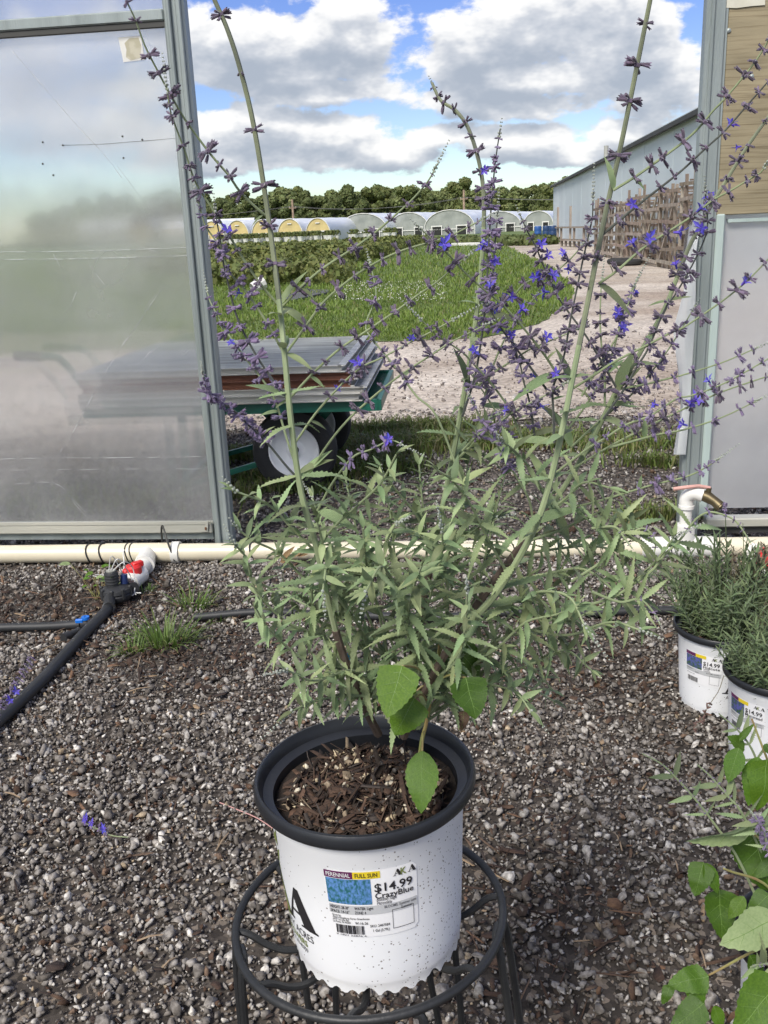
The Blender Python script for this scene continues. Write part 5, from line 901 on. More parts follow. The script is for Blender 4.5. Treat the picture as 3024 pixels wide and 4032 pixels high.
whorls_on(A_[34:], .12, .030, 2, 0, 1.12, .0, False); whorls_on(B_[33:], .30, .030, 3, 0, 1.15, .06, False); whorls_on(C_[36:], .05, .013, 2, 0, .95, .08); whorls_on(D_[32:], .10, .017, 2, 0, .95, .08)
# flowering branches traced from the photograph, each with its own depth: points, depth at root and tip, first whorl, spacing, size of whorl, lilac, bloom chance, dark stem
BR = [
 ([(1101, 1205), (1028, 1121), (957, 1018), (898, 920), (833, 817), (769, 716), (729, 597), (696, 510), (670, 431), (655, 330)], .785, .74, .14, .0165, 3, 0, .03, 0),
 ([(1055, 850), (1039, 844), (952, 763), (898, 687), (832, 611), (729, 471), (663, 358), (617, 272), (570, 179), (534, 80), (494, -5), (470, -60)], .782, .72, .16, .0185, 2, 0, .03, 0),
 ([(1109, 1208), (1201, 1115), (1288, 1045), (1397, 974), (1478, 915), (1560, 844), (1619, 790), (1668, 736), (1695, 698), (1722, 645)], .782, .72, .12, .0165, 2, 0, .02, 0),
 ([(1125, 1392), (1212, 1273), (1277, 1186), (1386, 1094), (1489, 1029), (1587, 985), (1695, 953), (1770, 930), (1850, 890), (1925, 850)], .785, .73, .14, .0165, 2, 0, .05, 0),
 ([(1142, 1566), (1250, 1452), (1342, 1370), (1440, 1305), (1560, 1224), (1641, 1164), (1720, 1110), (1800, 1040), (1850, 1000)], .786, .75, .16, .0165, 2, 0, .06, 0),
 ([(1165, 1740), (1180, 1718), (1245, 1625), (1342, 1517), (1424, 1446), (1505, 1408), (1614, 1349), (1710, 1300), (1810, 1245)], .786, .74, .3, .0165, 2, 0, .08, 0),
 ([(1205, 1890), (1280, 1765), (1370, 1653), (1478, 1555), (1581, 1474), (1690, 1403), (1778, 1346), (1850, 1310), (1930, 1270)], .786, .72, .38, .0165, 2, 0, .08, 0),
 ([(1120, 1397), (1071, 1305), (1017, 1218), (952, 1126), (908, 1077), (870, 990), (849, 947), (811, 893), (795, 845), (780, 790)], .785, .77, .14, .0150, 3, 1, .03, 0),
 ([(1140, 1570), (1125, 1566), (1039, 1446), (974, 1338), (930, 1240), (903, 1137), (881, 1045), (868, 953), (852, 860), (845, 800)], .786, .76, .12, .0125, 5, 1, .02, 1),
 ([(1174, 1864), (1125, 1712), (1093, 1604), (1060, 1533), (1012, 1468), (957, 1398), (903, 1322), (881, 1294), (849, 1229), (825, 1180), (811, 1120)], .786, .82, .28, .0125, 3, 1, .02, 0),
 ([(1180, 1891), (1125, 1832), (1044, 1734), (979, 1674), (925, 1620), (870, 1585), (830, 1558), (812, 1530), (802, 1490), (797, 1460)], .786, .72, .34, .0085, 5, 1, .06, 1),
 ([(2415, 749), (2501, 696), (2594, 630), (2693, 557), (2760, 494), (2806, 438), (2852, 391), (2919, 312), (2972, 245), (3018, 172), (3040, 120)], .766, .72, .12, .0165, 2, 0, .05, 0),
 ([(2375, 922), (2454, 855), (2534, 789), (2594, 743), (2686, 670), (2779, 583), (2852, 517), (2945, 411), (2998, 351), (3060, 280)], .768, .71, .10, .0185, 2, 0, .06, 1),
 ([(2357, 1117), (2428, 1067), (2534, 975), (2627, 915), (2720, 855), (2806, 789), (2879, 749), (2945, 709), (2998, 676), (3025, 630)], .77, .73, .12, .0165, 2, 0, .10, 0),
 ([(2375, 1650), (2424, 1581), (2472, 1509), (2508, 1443), (2544, 1388), (2574, 1322), (2616, 1220), (2659, 1159), (2713, 1067), (2766, 961), (2786, 888), (2780, 790), (2776, 730)], .80, .77, .12, .0145, 3, 0, .07, 1),
 ([(2249, 1533), (2327, 1485), (2418, 1425), (2538, 1364), (2641, 1310), (2698, 1285), (2844, 1185), (2935, 1112), (3024, 1021), (3070, 960)], .775, .72, .30, .0165, 2, 0, .08, 0),
 ([(2182, 1744), (2179, 1624), (2176, 1533), (2200, 1467), (2225, 1382), (2243, 1274), (2273, 1129), (2297, 1015), (2321, 910), (2332, 855), (2336, 755)], .778, .74, .22, .0145, 5, 0, .05, 1),
 ([(2194, 1473), (2146, 1400), (2086, 1322), (2026, 1250), (1965, 1189), (1899, 1135), (1821, 1063), (1766, 1002), (1700, 942), (1640, 885)], .79, .72, .16, .0175, 2, 0, .12, 0),
 ([(2062, 1744), (2026, 1654), (1995, 1593), (1929, 1503), (1863, 1431), (1815, 1382), (1730, 1328), (1690, 1290), (1640, 1240)], .80, .74, .2, .0165, 2, 0, .10, 0),
 ([(2152, 1533), (2086, 1443), (2026, 1364), (1977, 1298), (1941, 1238), (1910, 1170)], .80, .78, .1, .0135, 3, 1, .14, 1),
 ([(2430, 1533), (2387, 1455), (2351, 1394), (2303, 1316), (2206, 1183), (2164, 1099), (2134, 1033), (2110, 972), (2074, 906), (2045, 840)], .82, .80, .12, .0140, 3, 0, .12, 1),
 ([(1875, 1245), (1950, 1205), (2014, 1171), (2074, 1111), (2158, 1087), (2225, 1039), (2273, 990), (2310, 945)], .86, .83, .12, .0140, 3, 0, .16, 0),
 ([(2381, 1600), (2381, 1473), (2369, 1370), (2363, 1262), (2366, 1150), (2372, 1090)], .82, .85, .12, .0125, 3, 0, .06, 0),
 ([(2290, 1560), (2333, 1485), (2375, 1412), (2424, 1334), (2450, 1255), (2480, 1180), (2508, 1100)], .82, .84, .12, .0125, 3, 1, .12, 0),
 ([(2104, 1714), (2092, 1624), (2080, 1563), (2062, 1503), (2050, 1443), (2032, 1382), (2015, 1330)], .80, .79, .1, .0105, 3, 1, .06, 1),
 ([(1845, 1533), (1905, 1503), (1953, 1461), (2020, 1419), (2086, 1376), (2200, 1328), (2290, 1290)], .83, .78, .15, .0165, 2, 0, .10, 0),
 ([(1821, 1774), (1881, 1714), (1959, 1666), (2038, 1612), (2158, 1551), (2240, 1500)], .81, .76, .18, .0145, 3, 0, .10, 0),
 ([(2146, 1895), (2303, 1774), (2381, 1726), (2466, 1672), (2562, 1636), (2665, 1569), (2717, 1559), (2844, 1513), (3024, 1413), (3070, 1380)], .785, .73, .25, .0140, 3, 1, .08, 0),
 ([(2225, 1865), (2393, 1762), (2532, 1690), (2700, 1606), (2850, 1540), (3024, 1480), (3080, 1450)], .79, .76, .35, .0160, 2, 0, .06, 0),
 ([(2400, 1762), (2532, 1726), (2605, 1708), (2700, 1690), (2850, 1640), (3005, 1565)], .78, .74, .3, .0165, 2, 1, .10, 0),
 ([(2430, 1533), (2532, 1515), (2629, 1491), (2700, 1473), (2850, 1425), (2990, 1365)], .82, .80, .2, .0165, 2, 1, .12, 0),
 ([(2180, 2010), (2330, 1980), (2552, 1914), (2698, 1878), (2780, 1840), (2838, 1800)], .785, .74, .5, .0150, 2, 1, .05, 0),
 ([(1820, 1640), (1870, 1480), (1900, 1300), (1915, 1150), (1925, 950), (1935, 800), (1950, 640), (1970, 505)], .81, .78, .12, .0115, 3, 1, .07, 1),
 ([(1900, 1240), (1935, 1120), (1945, 1000), (1955, 900), (1960, 830)], .84, .83, .15, .0110, 5, 1, .10, 1),
 ([(1900, 1600), (1935, 1460), (1990, 1330), (2060, 1230), (2120, 1150)], .84, .85, .2, .0145, 3, 1, .14, 0),
 ([(1820, 1900), (1720, 1640), (1640, 1560), (1560, 1450), (1470, 1340), (1440, 1280), (1480, 1170), (1470, 1090), (1450, 1010)], .80, .86, .45, .0150, 2, 1, .04, 0),
 ([(2230, 1700), (2330, 1560), (2400, 1420), (2440, 1290), (2470, 1180), (2520, 1080)], .84, .88, .25, .0135, 3, 1, .10, 0),
 ([(2080, 1900), (1990, 1700), (1940, 1600), (1860, 1480), (1800, 1400)], .82, .84, .35, .0140, 3, 1, .08, 0),
 ([(2250, 1760), (2380, 1640), (2480, 1560), (2600, 1420), (2680, 1300), (2740, 1200)], .82, .86, .3, .0140, 3, 1, .10, 0),
 ([(1250, 2010), (1310, 1900), (1390, 1800), (1460, 1770), (1540, 1735), (1600, 1760)], .785, .74, .45, .0110, 2, 1, .10, 0),
 ([(2100, 2060), (2080, 1960), (2010, 1840), (1960, 1760), (1900, 1660), (1850, 1560)], .76, .72, .45, .0135, 2, 1, .06, 0),
]
for pts, Y0, Y1, st_, spc, k, m, fl, dark in BR:
    P = pxpath(pts, Y0, Y1, 34); stem_part(P, .00112, .0005, M_stemd if dark else M_stemg, 'branch'); whorls_on(P, st_, spc*.90, k, m, 1., fl)
    for f in (.02, max(.1, st_*.75)):
        i = int(f*33); t = tangent(P, i); side = t.cross(Vector((0, 1, 0))).normalized()
        if random.random() < .85:
            sg = random.choice((1, -1)); SG.leaf(P[i], t*.35+side*sg*.9+Vector((0, random.uniform(-.4, .2), -.1)), Vector((0, -.5, 1)), random.uniform(.016, .032)*(1.4 if f < .05 else .6), True, 1.1)
# leaf pairs up the main stems
for P, lo, hi in ((A_, 14, 36), (B_, 12, 34), (C_, 12, 30), (D_, 14, 32)):
    i = lo
    while i < hi:
        t = tangent(P, i); a = random.uniform(0, 3.14); f = (i-lo)/(hi-lo)
        for s_ in (0, 3.1416):
            d = Vector((math.cos(a*.5+s_), math.sin(a*.5+s_)*.6, random.uniform(-.1, .35))); SG.leaf(P[i], d, Vector((0, -.35, 1)), random.uniform(.042, .056)*(1-.62*f), f > .6, 1.05)
        i += random.choice((2, 3, 3))
# leafy side shoots: start, end direction, length
def shoot(P, r0_, nodes, Lmax, tipbud=.4, start=.15, name='shoot'):
    stem_part(P, r0_, .0008, M_stemg, name); L = along(P); n = nodes; ph = random.uniform(0, 3.14)
    for k in range(n):
        f = start+(1-start)*(k+random.uniform(-.2, .2))/n; i = min(int(f*(len(P)-1)), len(P)-2); t = tangent(P, i); u = t.orthogonal().normalized(); v = t.cross(u); a = ph+k*1.5708+random.uniform(-.3, .3); le = Lmax*(1-.60*max(0, f-.35)/.65)*random.uniform(.72, 1.12)
        for s_ in (0, 3.1416):
            o_ = u*math.cos(a+s_)+v*math.sin(a+s_); d = o_*.9+t*random.uniform(.25, .6)+Vector((0, 0, -.12)); SG.leaf(P[i], d, t*.7+Vector((0, -.25, .75)), le, le < .026, random.uniform(.9, 1.15))
            if random.random() < .35 and f < .85: SG.leaf(P[i], o_*.5+t, Vector((0, -.3, 1)), le*.42, True)
    t = tangent(P, len(P)-1)
    for k in range(3): SG.leaf(P[-1], t+Vector((random.uniform(-.5, .5), random.uniform(-.5, .5), random.uniform(-.2, .4))), Vector((0, -.4, 1)), Lmax*random.uniform(.25, .42), True)
    if random.random() < tipbud: SG.buds.append((Matrix.LocRotScale(P[-1], (t+Vector((random.uniform(-.4, .4), random.uniform(-.4, .4), random.uniform(-.3, .3)))).to_track_quat('Z', 'X'), (.8,)*3), random.randrange(3)))
SH = [([(1560, 2850), (1480, 2700), (1350, 2650), (1200, 2600), (1060, 2480), (1010, 2400)], .78, .70), ([(1480, 2700), (1380, 2640), (1240, 2680), (1130, 2640)], .78, .66), ([(1330, 2540), (1250, 2500), (1130, 2450), (1010, 2330), (970, 2200), (930, 2150)], .78, .72), ([(1290, 2350), (1200, 2280), (1100, 2180), (1000, 2130), (945, 2090)], .78, .76), ([(1250, 2180), (1150, 2080), (1060, 1990), (930, 1935)], .785, .75), ([(1280, 2320), (1240, 2420), (1230, 2300), (1270, 2160), (1250, 2060)], .77, .70),
 ([(1560, 2850), (1560, 2600), (1470, 2330), (1440, 2200), (1430, 2080)], .79, .72), ([(1500, 2750), (1430, 2500), (1330, 2350), (1290, 2230), (1270, 2330)], .78, .68), ([(1600, 2850), (1640, 2550), (1700, 2330), (1740, 2180), (1740, 2090)], .78, .70), ([(1610, 2850), (1740, 2520), (1760, 2300), (1700, 2150), (1600, 2080)], .79, .74), ([(1640, 2860), (1720, 2680), (1800, 2600), (1830, 2480), (1840, 2330)], .77, .66), ([(1640, 2860), (1830, 2650), (1960, 2550), (2070, 2450), (2190, 2420), (2280, 2380)], .77, .70),
 ([(1640, 2870), (1850, 2720), (2000, 2650), (2130, 2600), (2230, 2560), (2330, 2640)], .78, .74), ([(1700, 2780), (1880, 2700), (2020, 2720), (2090, 2800)], .78, .72), ([(1650, 2870), (1900, 2560), (2100, 2480), (2280, 2430), (2450, 2330), (2590, 2200), (2650, 2120)], .78, .72), ([(2000, 2290), (2150, 2260), (2290, 2240), (2400, 2310), (2480, 2420)], .785, .74), ([(2080, 2130), (2200, 2090), (2330, 2030), (2420, 2010), (2520, 2080)], .785, .75), ([(2120, 2050), (2230, 1960), (2300, 1900), (2400, 1920)], .785, .74),
 ([(1600, 2850), (1590, 2500), (1560, 2250), (1540, 2050), (1520, 1930)], .80, .82), ([(1610, 2850), (1660, 2450), (1680, 2150), (1660, 1950), (1650, 1830)], .80, .85), ([(1620, 2850), (1760, 2400), (1800, 2150), (1830, 1960), (1840, 1830)], .80, .84), ([(1620, 2850), (1850, 2400), (1920, 2150), (1960, 1980), (1990, 1860)], .80, .85), ([(1580, 2850), (1500, 2450), (1420, 2150), (1380, 1980), (1360, 1880)], .80, .84), ([(1580, 2850), (1460, 2450), (1330, 2200), (1260, 2050), (1230, 1960)], .80, .86),
 ([(1640, 2850), (1900, 2350), (2060, 2180), (2120, 2050), (2180, 1930)], .80, .87), ([(1640, 2850), (1980, 2450), (2190, 2300), (2330, 2180), (2400, 2060)], .80, .88), ([(1560, 2850), (1400, 2500), (1200, 2380), (1080, 2330), (990, 2350)], .80, .88), ([(1570, 2850), (1430, 2560), (1300, 2470), (1190, 2420), (1130, 2330)], .80, .86), ([(1620, 2850), (1720, 2620), (1900, 2560), (2080, 2620), (2180, 2720)], .80, .88), ([(1600, 2850), (1650, 2630), (1610, 2450), (1630, 2310), (1660, 2230)], .77, .67),
 ([(1700, 2150), (1640, 2030), (1560, 1930), (1500, 1850)], .82, .79), ([(1777, 1830), (1850, 1760), (1900, 1700), (1930, 1650)], .83, .80), ([(2000, 2260), (1920, 2120), (1860, 2000), (1790, 1900), (1720, 1850)], .77, .71), ([(2150, 1960), (2090, 1850), (2030, 1780), (1980, 1740)], .78, .72), ([(1650, 2350), (1560, 2300), (1500, 2230), (1440, 2330)], .74, .66),
 ([(1900, 2420), (2000, 2380), (2120, 2330), (2240, 2350), (2300, 2460)], .77, .69), ([(1250, 2150), (1330, 2060), (1420, 1980), (1500, 1900), (1560, 1790)], .785, .73), ([(1290, 2350), (1400, 2260), (1500, 2160), (1560, 2060)], .78, .72), ([(1700, 2250), (1790, 2150), (1880, 2080), (1960, 2040)], .82, .76),
 ([(1600, 2860), (1520, 2760), (1380, 2740), (1240, 2760), (1150, 2800)], .77, .70), ([(1640, 2840), (1780, 2760), (1900, 2690), (2060, 2700), (2180, 2760)], .79, .84), ([(2060, 2180), (2200, 2160), (2330, 2150), (2450, 2180), (2540, 2260)], .79, .82), ([(2080, 2480), (2240, 2500), (2400, 2450), (2520, 2480)], .75, .71)]
for pts, Y0, Y1 in SH:
    P = pxpath(pts, Y0, Y1, 26); n = max(4, int(along(P)[-1]/.0126)); shoot(P, .0014, n, .0415, .45)
# long arching tips with silvery buds on the right
for pts, Y0, Y1 in (([(2324, 2381), (2423, 2347), (2498, 2297), (2572, 2242), (2622, 2178), (2672, 2133), (2736, 2048), (2781, 2019), (2821, 2019), (2886, 2043), (2925, 2088), (2955, 2138)], .735, .70), ([(2250, 2290), (2370, 2210), (2450, 2130), (2530, 2080), (2580, 2130), (2570, 2200)], .75, .73), ([(2330, 2330), (2440, 2370), (2520, 2360), (2580, 2420), (2600, 2460)], .73, .71), ([(2330, 2080), (2420, 2075), (2460, 2120), (2490, 2160)], .75, .73)):
    P = pxpath(pts, Y0, Y1, 30); stem_part(P, .0013, .0006, M_stemg, 'branch'); whorls_on(P, .62, .010, 1, 1, .55, .02)
    for f in (.15, .32, .45, .55):
        i = int(f*29); t = tangent(P, i); u = t.cross(Vector((0, -1, 0))).normalized()
        for s_ in (1, -1): SG.leaf(P[i], u*s_+t*.5+Vector((0, random.uniform(-.4, .4), 0)), Vector((0, -.7, .6)), random.uniform(.026, .045), False, .9)
SG.flush()
M_tag = pmat('blue_tag', (.03, .30, .55), None, 10, .4); q = [at(x, y, .80) for x, y in ((1345, 2575), (1400, 2580), (1405, 2600), (1350, 2605))]; b = MB(); b.add(q+[p+Vector((0, .0015, .0006)) for p in q], [(0, 1, 2, 3), (7, 6, 5, 4), (0, 4, 5, 1), (1, 5, 6, 2), (2, 6, 7, 3), (3, 7, 4, 0)]); tag(b.build('plant_tag', M_tag), 'small blue plastic tag caught among the sage stems', 'tag')

# ---------------------------------------------------------------- broad-leaved seedlings
def veins(t, col, tcn):
    return col
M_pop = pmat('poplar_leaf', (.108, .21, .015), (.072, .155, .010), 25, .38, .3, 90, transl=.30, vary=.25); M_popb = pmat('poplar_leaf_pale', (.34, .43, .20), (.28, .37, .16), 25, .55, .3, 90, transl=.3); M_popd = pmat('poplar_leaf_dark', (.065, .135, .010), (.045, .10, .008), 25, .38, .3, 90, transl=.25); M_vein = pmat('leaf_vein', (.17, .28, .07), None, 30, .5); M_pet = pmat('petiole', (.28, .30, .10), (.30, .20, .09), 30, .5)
BL = [leaf_template(16, True, .06, .40, .16, .10, shape='heart', wavy=.020, seed=1), leaf_template(18, True, .07, .36, .10, .16, shape='ovate', wavy=.016, seed=2), leaf_template(16, True, .06, .42, -.10, .22, shape='heart', wavy=.03, seed=3), leaf_template(18, True, .06, .24, .45, .10, shape='ovate', wavy=.01, seed=4)]
def big_leaf(parent, base, tip, nrm, wf, kind, mat, name='leaf', face=None):
    d = tip-base; L = d.length; Fm = frame(d, nrm); V, F_ = BL[kind]; M = Matrix.Translation(base) @ (Fm @ Matrix.Diagonal((L, L*wf, L))).to_4x4()
    me = npmesh(name, V, [F_], mat, smooth=True); o = linkmesh(name, me, parent, False, M)
    b = MB(); mid = [Vector(V[3*i]) for i in range(0, len(V)//3)]; b.tube([p+Vector((0, 0, .004)) for p in mid[:-1]], [.007*(1-.8*i/len(mid)) for i in range(len(mid)-1)], 5)
    n = len(mid)-1
    for i in range(2, n-3, 3):
        for s_ in (1, 2): e = Vector(V[3*min(i+3, n)+s_]); b.tube([mid[i]+Vector((0, 0, .004)), mid[i].lerp(e, .5)+Vector((.0, 0, .003)), mid[i].lerp(e, .85)+Vector((.0, 0, .003))], [.003, .002, .001], 4)
    me2 = bpy.data.meshes.new('vein'); me2.from_pydata(b.v, [], b.f); me2.materials.append(M_vein); c = linkmesh('vein', me2, o, True); return o
ps = thing('poplar_seedling', at(1660, 2960, .765), 'young poplar seedling with glossy green leaves in the sage pot', 'plant')
P = pxpath([(1655, 2965), (1662, 2910), (1680, 2840), (1700, 2720), (1722, 2600), (1730, 2530)], .765, .745, 20); MB().tube(P, [.0022-.0012*i/19 for i in range(20)], 7).build('stem', M_pet, ps, smooth=True)
vw = Vector((0, -.75, .62))
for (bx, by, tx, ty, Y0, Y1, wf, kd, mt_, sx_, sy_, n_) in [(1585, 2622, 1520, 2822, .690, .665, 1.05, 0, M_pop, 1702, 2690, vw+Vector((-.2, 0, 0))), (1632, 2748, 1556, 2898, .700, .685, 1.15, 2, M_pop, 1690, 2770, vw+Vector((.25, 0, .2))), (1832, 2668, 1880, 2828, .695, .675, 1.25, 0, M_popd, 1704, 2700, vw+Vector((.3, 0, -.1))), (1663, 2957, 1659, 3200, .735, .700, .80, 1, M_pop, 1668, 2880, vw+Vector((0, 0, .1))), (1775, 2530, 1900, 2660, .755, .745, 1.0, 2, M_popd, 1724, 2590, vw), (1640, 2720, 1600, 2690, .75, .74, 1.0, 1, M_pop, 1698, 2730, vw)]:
    B, T = at(bx, by, Y0), at(tx, ty, Y1); big_leaf(ps, B, T, n_, wf, kd, mt_); s0 = at(sx_, sy_, .752); MB().tube(spline([s0, s0.lerp(B, .5)+Vector((0, 0, .006)), B], 10), .0009, 6).build('petiole', M_pet, ps, smooth=True)
dl_ = big_leaf(ps, at(1828, 2800, .74), at(1815, 2885, .735), vw, .7, 2, pmat('dead_leaf', (.10, .06, .035), (.06, .035, .02), 40, .8), 'dead_leaf')

# seedlings in the front right pot
pc = thing('broadleaf_seedling', PC+Vector((0, 0, .13)), 'broad leaved green seedling crowding the front right white pot', 'plant')
cen = PC+Vector((0, 0, .135))
stems = []
for (x, y, Y) in [(2960, 2830, 1.02), (2990, 3050, .99), (2935, 3250, .93), (2850, 3420, .90), (2960, 3600, .90), (2790, 3840, .86), (3040, 3300, .96), (3080, 3900, .86)]:
    T = at(x, y, Y); P = spline([cen+Vector((random.uniform(-.03, .03), random.uniform(-.03, .03), -.01)), cen.lerp(T, .5)+Vector((0, 0, .04)), T], 14); MB().tube(P, [.0026-.0014*i/13 for i in range(14)], 7).build('stem', M_pet, pc, smooth=True)
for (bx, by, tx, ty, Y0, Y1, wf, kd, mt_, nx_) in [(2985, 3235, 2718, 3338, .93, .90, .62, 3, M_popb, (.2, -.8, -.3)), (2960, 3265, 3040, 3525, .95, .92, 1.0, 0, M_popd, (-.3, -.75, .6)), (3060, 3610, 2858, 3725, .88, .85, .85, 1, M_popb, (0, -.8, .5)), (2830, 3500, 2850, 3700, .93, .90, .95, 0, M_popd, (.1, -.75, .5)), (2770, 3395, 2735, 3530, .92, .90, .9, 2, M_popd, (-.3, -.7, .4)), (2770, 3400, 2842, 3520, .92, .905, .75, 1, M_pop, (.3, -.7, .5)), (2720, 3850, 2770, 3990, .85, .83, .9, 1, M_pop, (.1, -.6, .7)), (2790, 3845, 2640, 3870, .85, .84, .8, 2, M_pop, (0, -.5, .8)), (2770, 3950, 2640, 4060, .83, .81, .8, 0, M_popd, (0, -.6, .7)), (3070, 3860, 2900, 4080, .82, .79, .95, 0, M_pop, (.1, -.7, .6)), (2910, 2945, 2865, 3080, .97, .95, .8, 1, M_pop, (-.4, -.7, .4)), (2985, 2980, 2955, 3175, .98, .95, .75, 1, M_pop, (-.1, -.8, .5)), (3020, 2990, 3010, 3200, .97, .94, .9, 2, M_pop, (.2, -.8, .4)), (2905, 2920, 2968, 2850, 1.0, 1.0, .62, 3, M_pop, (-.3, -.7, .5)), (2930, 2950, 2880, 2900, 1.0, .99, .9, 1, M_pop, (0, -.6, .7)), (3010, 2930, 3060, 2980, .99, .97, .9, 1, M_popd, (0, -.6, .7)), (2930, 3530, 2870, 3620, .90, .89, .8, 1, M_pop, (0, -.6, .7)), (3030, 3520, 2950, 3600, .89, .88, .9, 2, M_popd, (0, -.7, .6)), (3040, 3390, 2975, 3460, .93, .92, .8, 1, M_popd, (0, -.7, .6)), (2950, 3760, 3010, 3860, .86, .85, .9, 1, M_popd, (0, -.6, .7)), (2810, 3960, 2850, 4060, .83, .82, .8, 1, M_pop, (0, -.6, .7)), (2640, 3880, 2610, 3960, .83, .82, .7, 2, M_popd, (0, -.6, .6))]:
    big_leaf(pc, at(bx, by, Y0), at(tx, ty, Y1), Vector(nx_), wf, kd, mt_)
s2 = thing('russian_sage', cen, 'small silvery sage reaching out of the front right white pot', 'plant'); SG2 = Sage(s2); sage_keep, SGk = sage, SG; sage, SG = s2, SG2
for pts, Y0, Y1 in (([(2990, 3560), (2900, 3370), (2810, 3240), (2740, 3150), (2650, 3050), (2600, 3005), (2530, 2968)], .93, .96), ([(3020, 3400), (2920, 3200), (2870, 3140), (2800, 3060), (2745, 3010)], .94, .97), ([(3010, 3080), (2960, 2950), (2900, 2870), (2830, 2810)], 1.0, 1.02), ([(3060, 3450), (3010, 3290), (2985, 3235), (2960, 3200)], .90, .88), ([(3080, 3800), (3000, 3795), (2955, 3808)], .86, .84)):
    P = pxpath(pts, Y0, Y1, 24); stem_part(P, .0017, .0008, M_stemg, 'branch'); 
    if pts[0][0] in (3060,): whorls_on(P, .35, .010, 5, 1, 1.05, .15)
    else: whorls_on(P, .58, .008, 1, 1, .45, 0)
    for f in (.25, .4, .55, .68):
        i = int(f*23); t = tangent(P, i); u = t.cross(Vector((0, -1, 0))).normalized()
        for s_ in (1, -1): SG.leaf(P[i], u*s_+t*.6+Vector((0, random.uniform(-.4, .4), 0)), Vector((0, -.7, .6)), random.uniform(.018, .034), f > .5, .9)
SG2.flush(); sage, SG = sage_keep, SGk

# ---------------------------------------------------------------- lavenders
M_lav = pmat('lavender_leaf', (.15, .205, .085), (.10, .145, .06), 40, .65, transl=.2, vary=.6, sheen=.2); M_lavd = pmat('dry_lavender_leaf', (.26, .24, .15), (.19, .17, .11), 40, .7, transl=.2, vary=.4)
def lav_shoot(n, Lf, seed, curl):
    rr = random.Random(seed); b = MB(); H_ = .16; b.tube([(0, 0, 0), (.004, 0, H_*.5), (.006, .003, H_)], [.0016, .0012, .0006], 5)
    for k in range(n):
        z = H_*(.12+.88*k/n); a = k*1.5708+rr.uniform(-.4, .4)
        for s_ in (0, 3.1416):
            o_ = Vector((math.cos(a+s_), math.sin(a+s_), 0)); d = (o_*rr.uniform(.55, .9)+Vector((0, 0, rr.uniform(.5, 1.0)))).normalized(); L = Lf*rr.uniform(.7, 1.15)*(1-.35*k/n); w = .0016; sd_ = d.cross(Vector((0, 0, 1))).normalized(); p = Vector((.004*z/H_, 0, z)); m_ = p+d*L*.5+Vector((0, 0, curl*L*.1)); e = p+d*L+o_*L*curl*.4-Vector((0, 0, L*curl*.15))
            b.add([p-sd_*w*.5, p+sd_*w*.5, m_+sd_*w, m_-sd_*w, e], [(0, 1, 2, 3), (3, 2, 4)])
    me = bpy.data.meshes.new('shoot'); me.from_pydata(b.v, [], b.f); return me
LAV = [lav_shoot(15, .030, i, .3) for i in range(5)]; LAVD = []
for me in LAV: d_ = me.copy(); me.materials.append(M_lav); d_.materials.append(M_lavd); LAVD.append(d_)
def lavender(base, n, spread, hs, label, dry, seed):
    rr = random.Random(seed); g = thing('lavender_plant', base, label, 'plant')
    for k in range(n):
        a = rr.uniform(0, 6.28); t = math.sqrt(rr.random()); tilt = t*spread; ax_ = Vector((math.cos(a)*math.sin(tilt), math.sin(a)*math.sin(tilt), math.cos(tilt))); o = LAV[k % 5] if not (rr.random() < dry and math.cos(a-.3) > .2) else LAVD[k % 5]
        q = ax_.to_track_quat('Z', 'X') @ Quaternion((0, 0, 1), rr.uniform(0, 6.28)); s = hs*rr.uniform(.72, 1.12)*(1-.22*t); linkmesh('shoot', o, g, False, Matrix.LocRotScale(base+Vector((math.cos(a)*.045*t, math.sin(a)*.045*t, -.005)), q, (s*1.15, s*1.15, s)))
    return g
l1 = lavender(PL1+Vector((0, 0, .125)), 120, .52, 1.62, 'dark green lavender with a few spent flower heads in the rear pot', .28, 4)
l2 = lavender(PL2+Vector((0, 0, .125)), 120, .62, 1.22, 'fresh green bushy lavender in the pot in front', .03, 9)
for (x, y, yb) in ((2855, 1985, 2120), (2810, 2100, 2200), (2925, 2060, 2200)):
    T = at(x, y, 1.85); B = at(x+6, yb+60, 1.87); MB().tube([B, B.lerp(T, .6), T], [.0011, .0009, .0006], 5).build('flower_stalk', M_lav, l1)
    if x == 2855:
        b = MB()
        for k in range(26): z = random.uniform(0, 1); a = random.uniform(0, 6.28); d = Vector((math.cos(a), math.sin(a), .7)); calyx(b, T-Vector((0, 0, .028*z)), d, .0065, .003)
        b.build('flower_head', M_calyxl, l1)
P = pxpath([(2850, 2660), (2830, 2720), (2790, 2780), (2765, 2830), (2730, 2870)], 1.60, 1.52, 12); MB().tube(P, .0008, 5).build('spent_stalk', M_lavd, l2); b = MB()
for p in P[5:]:
    for k in range(4): calyx(b, p, (random.uniform(-1, 1), random.uniform(-1, 1), random.uniform(-1, 1)), .008, .003)
b.build('spent_head', pmat('dead_flower', (.17, .10, .08), None, 40, .8), l2)

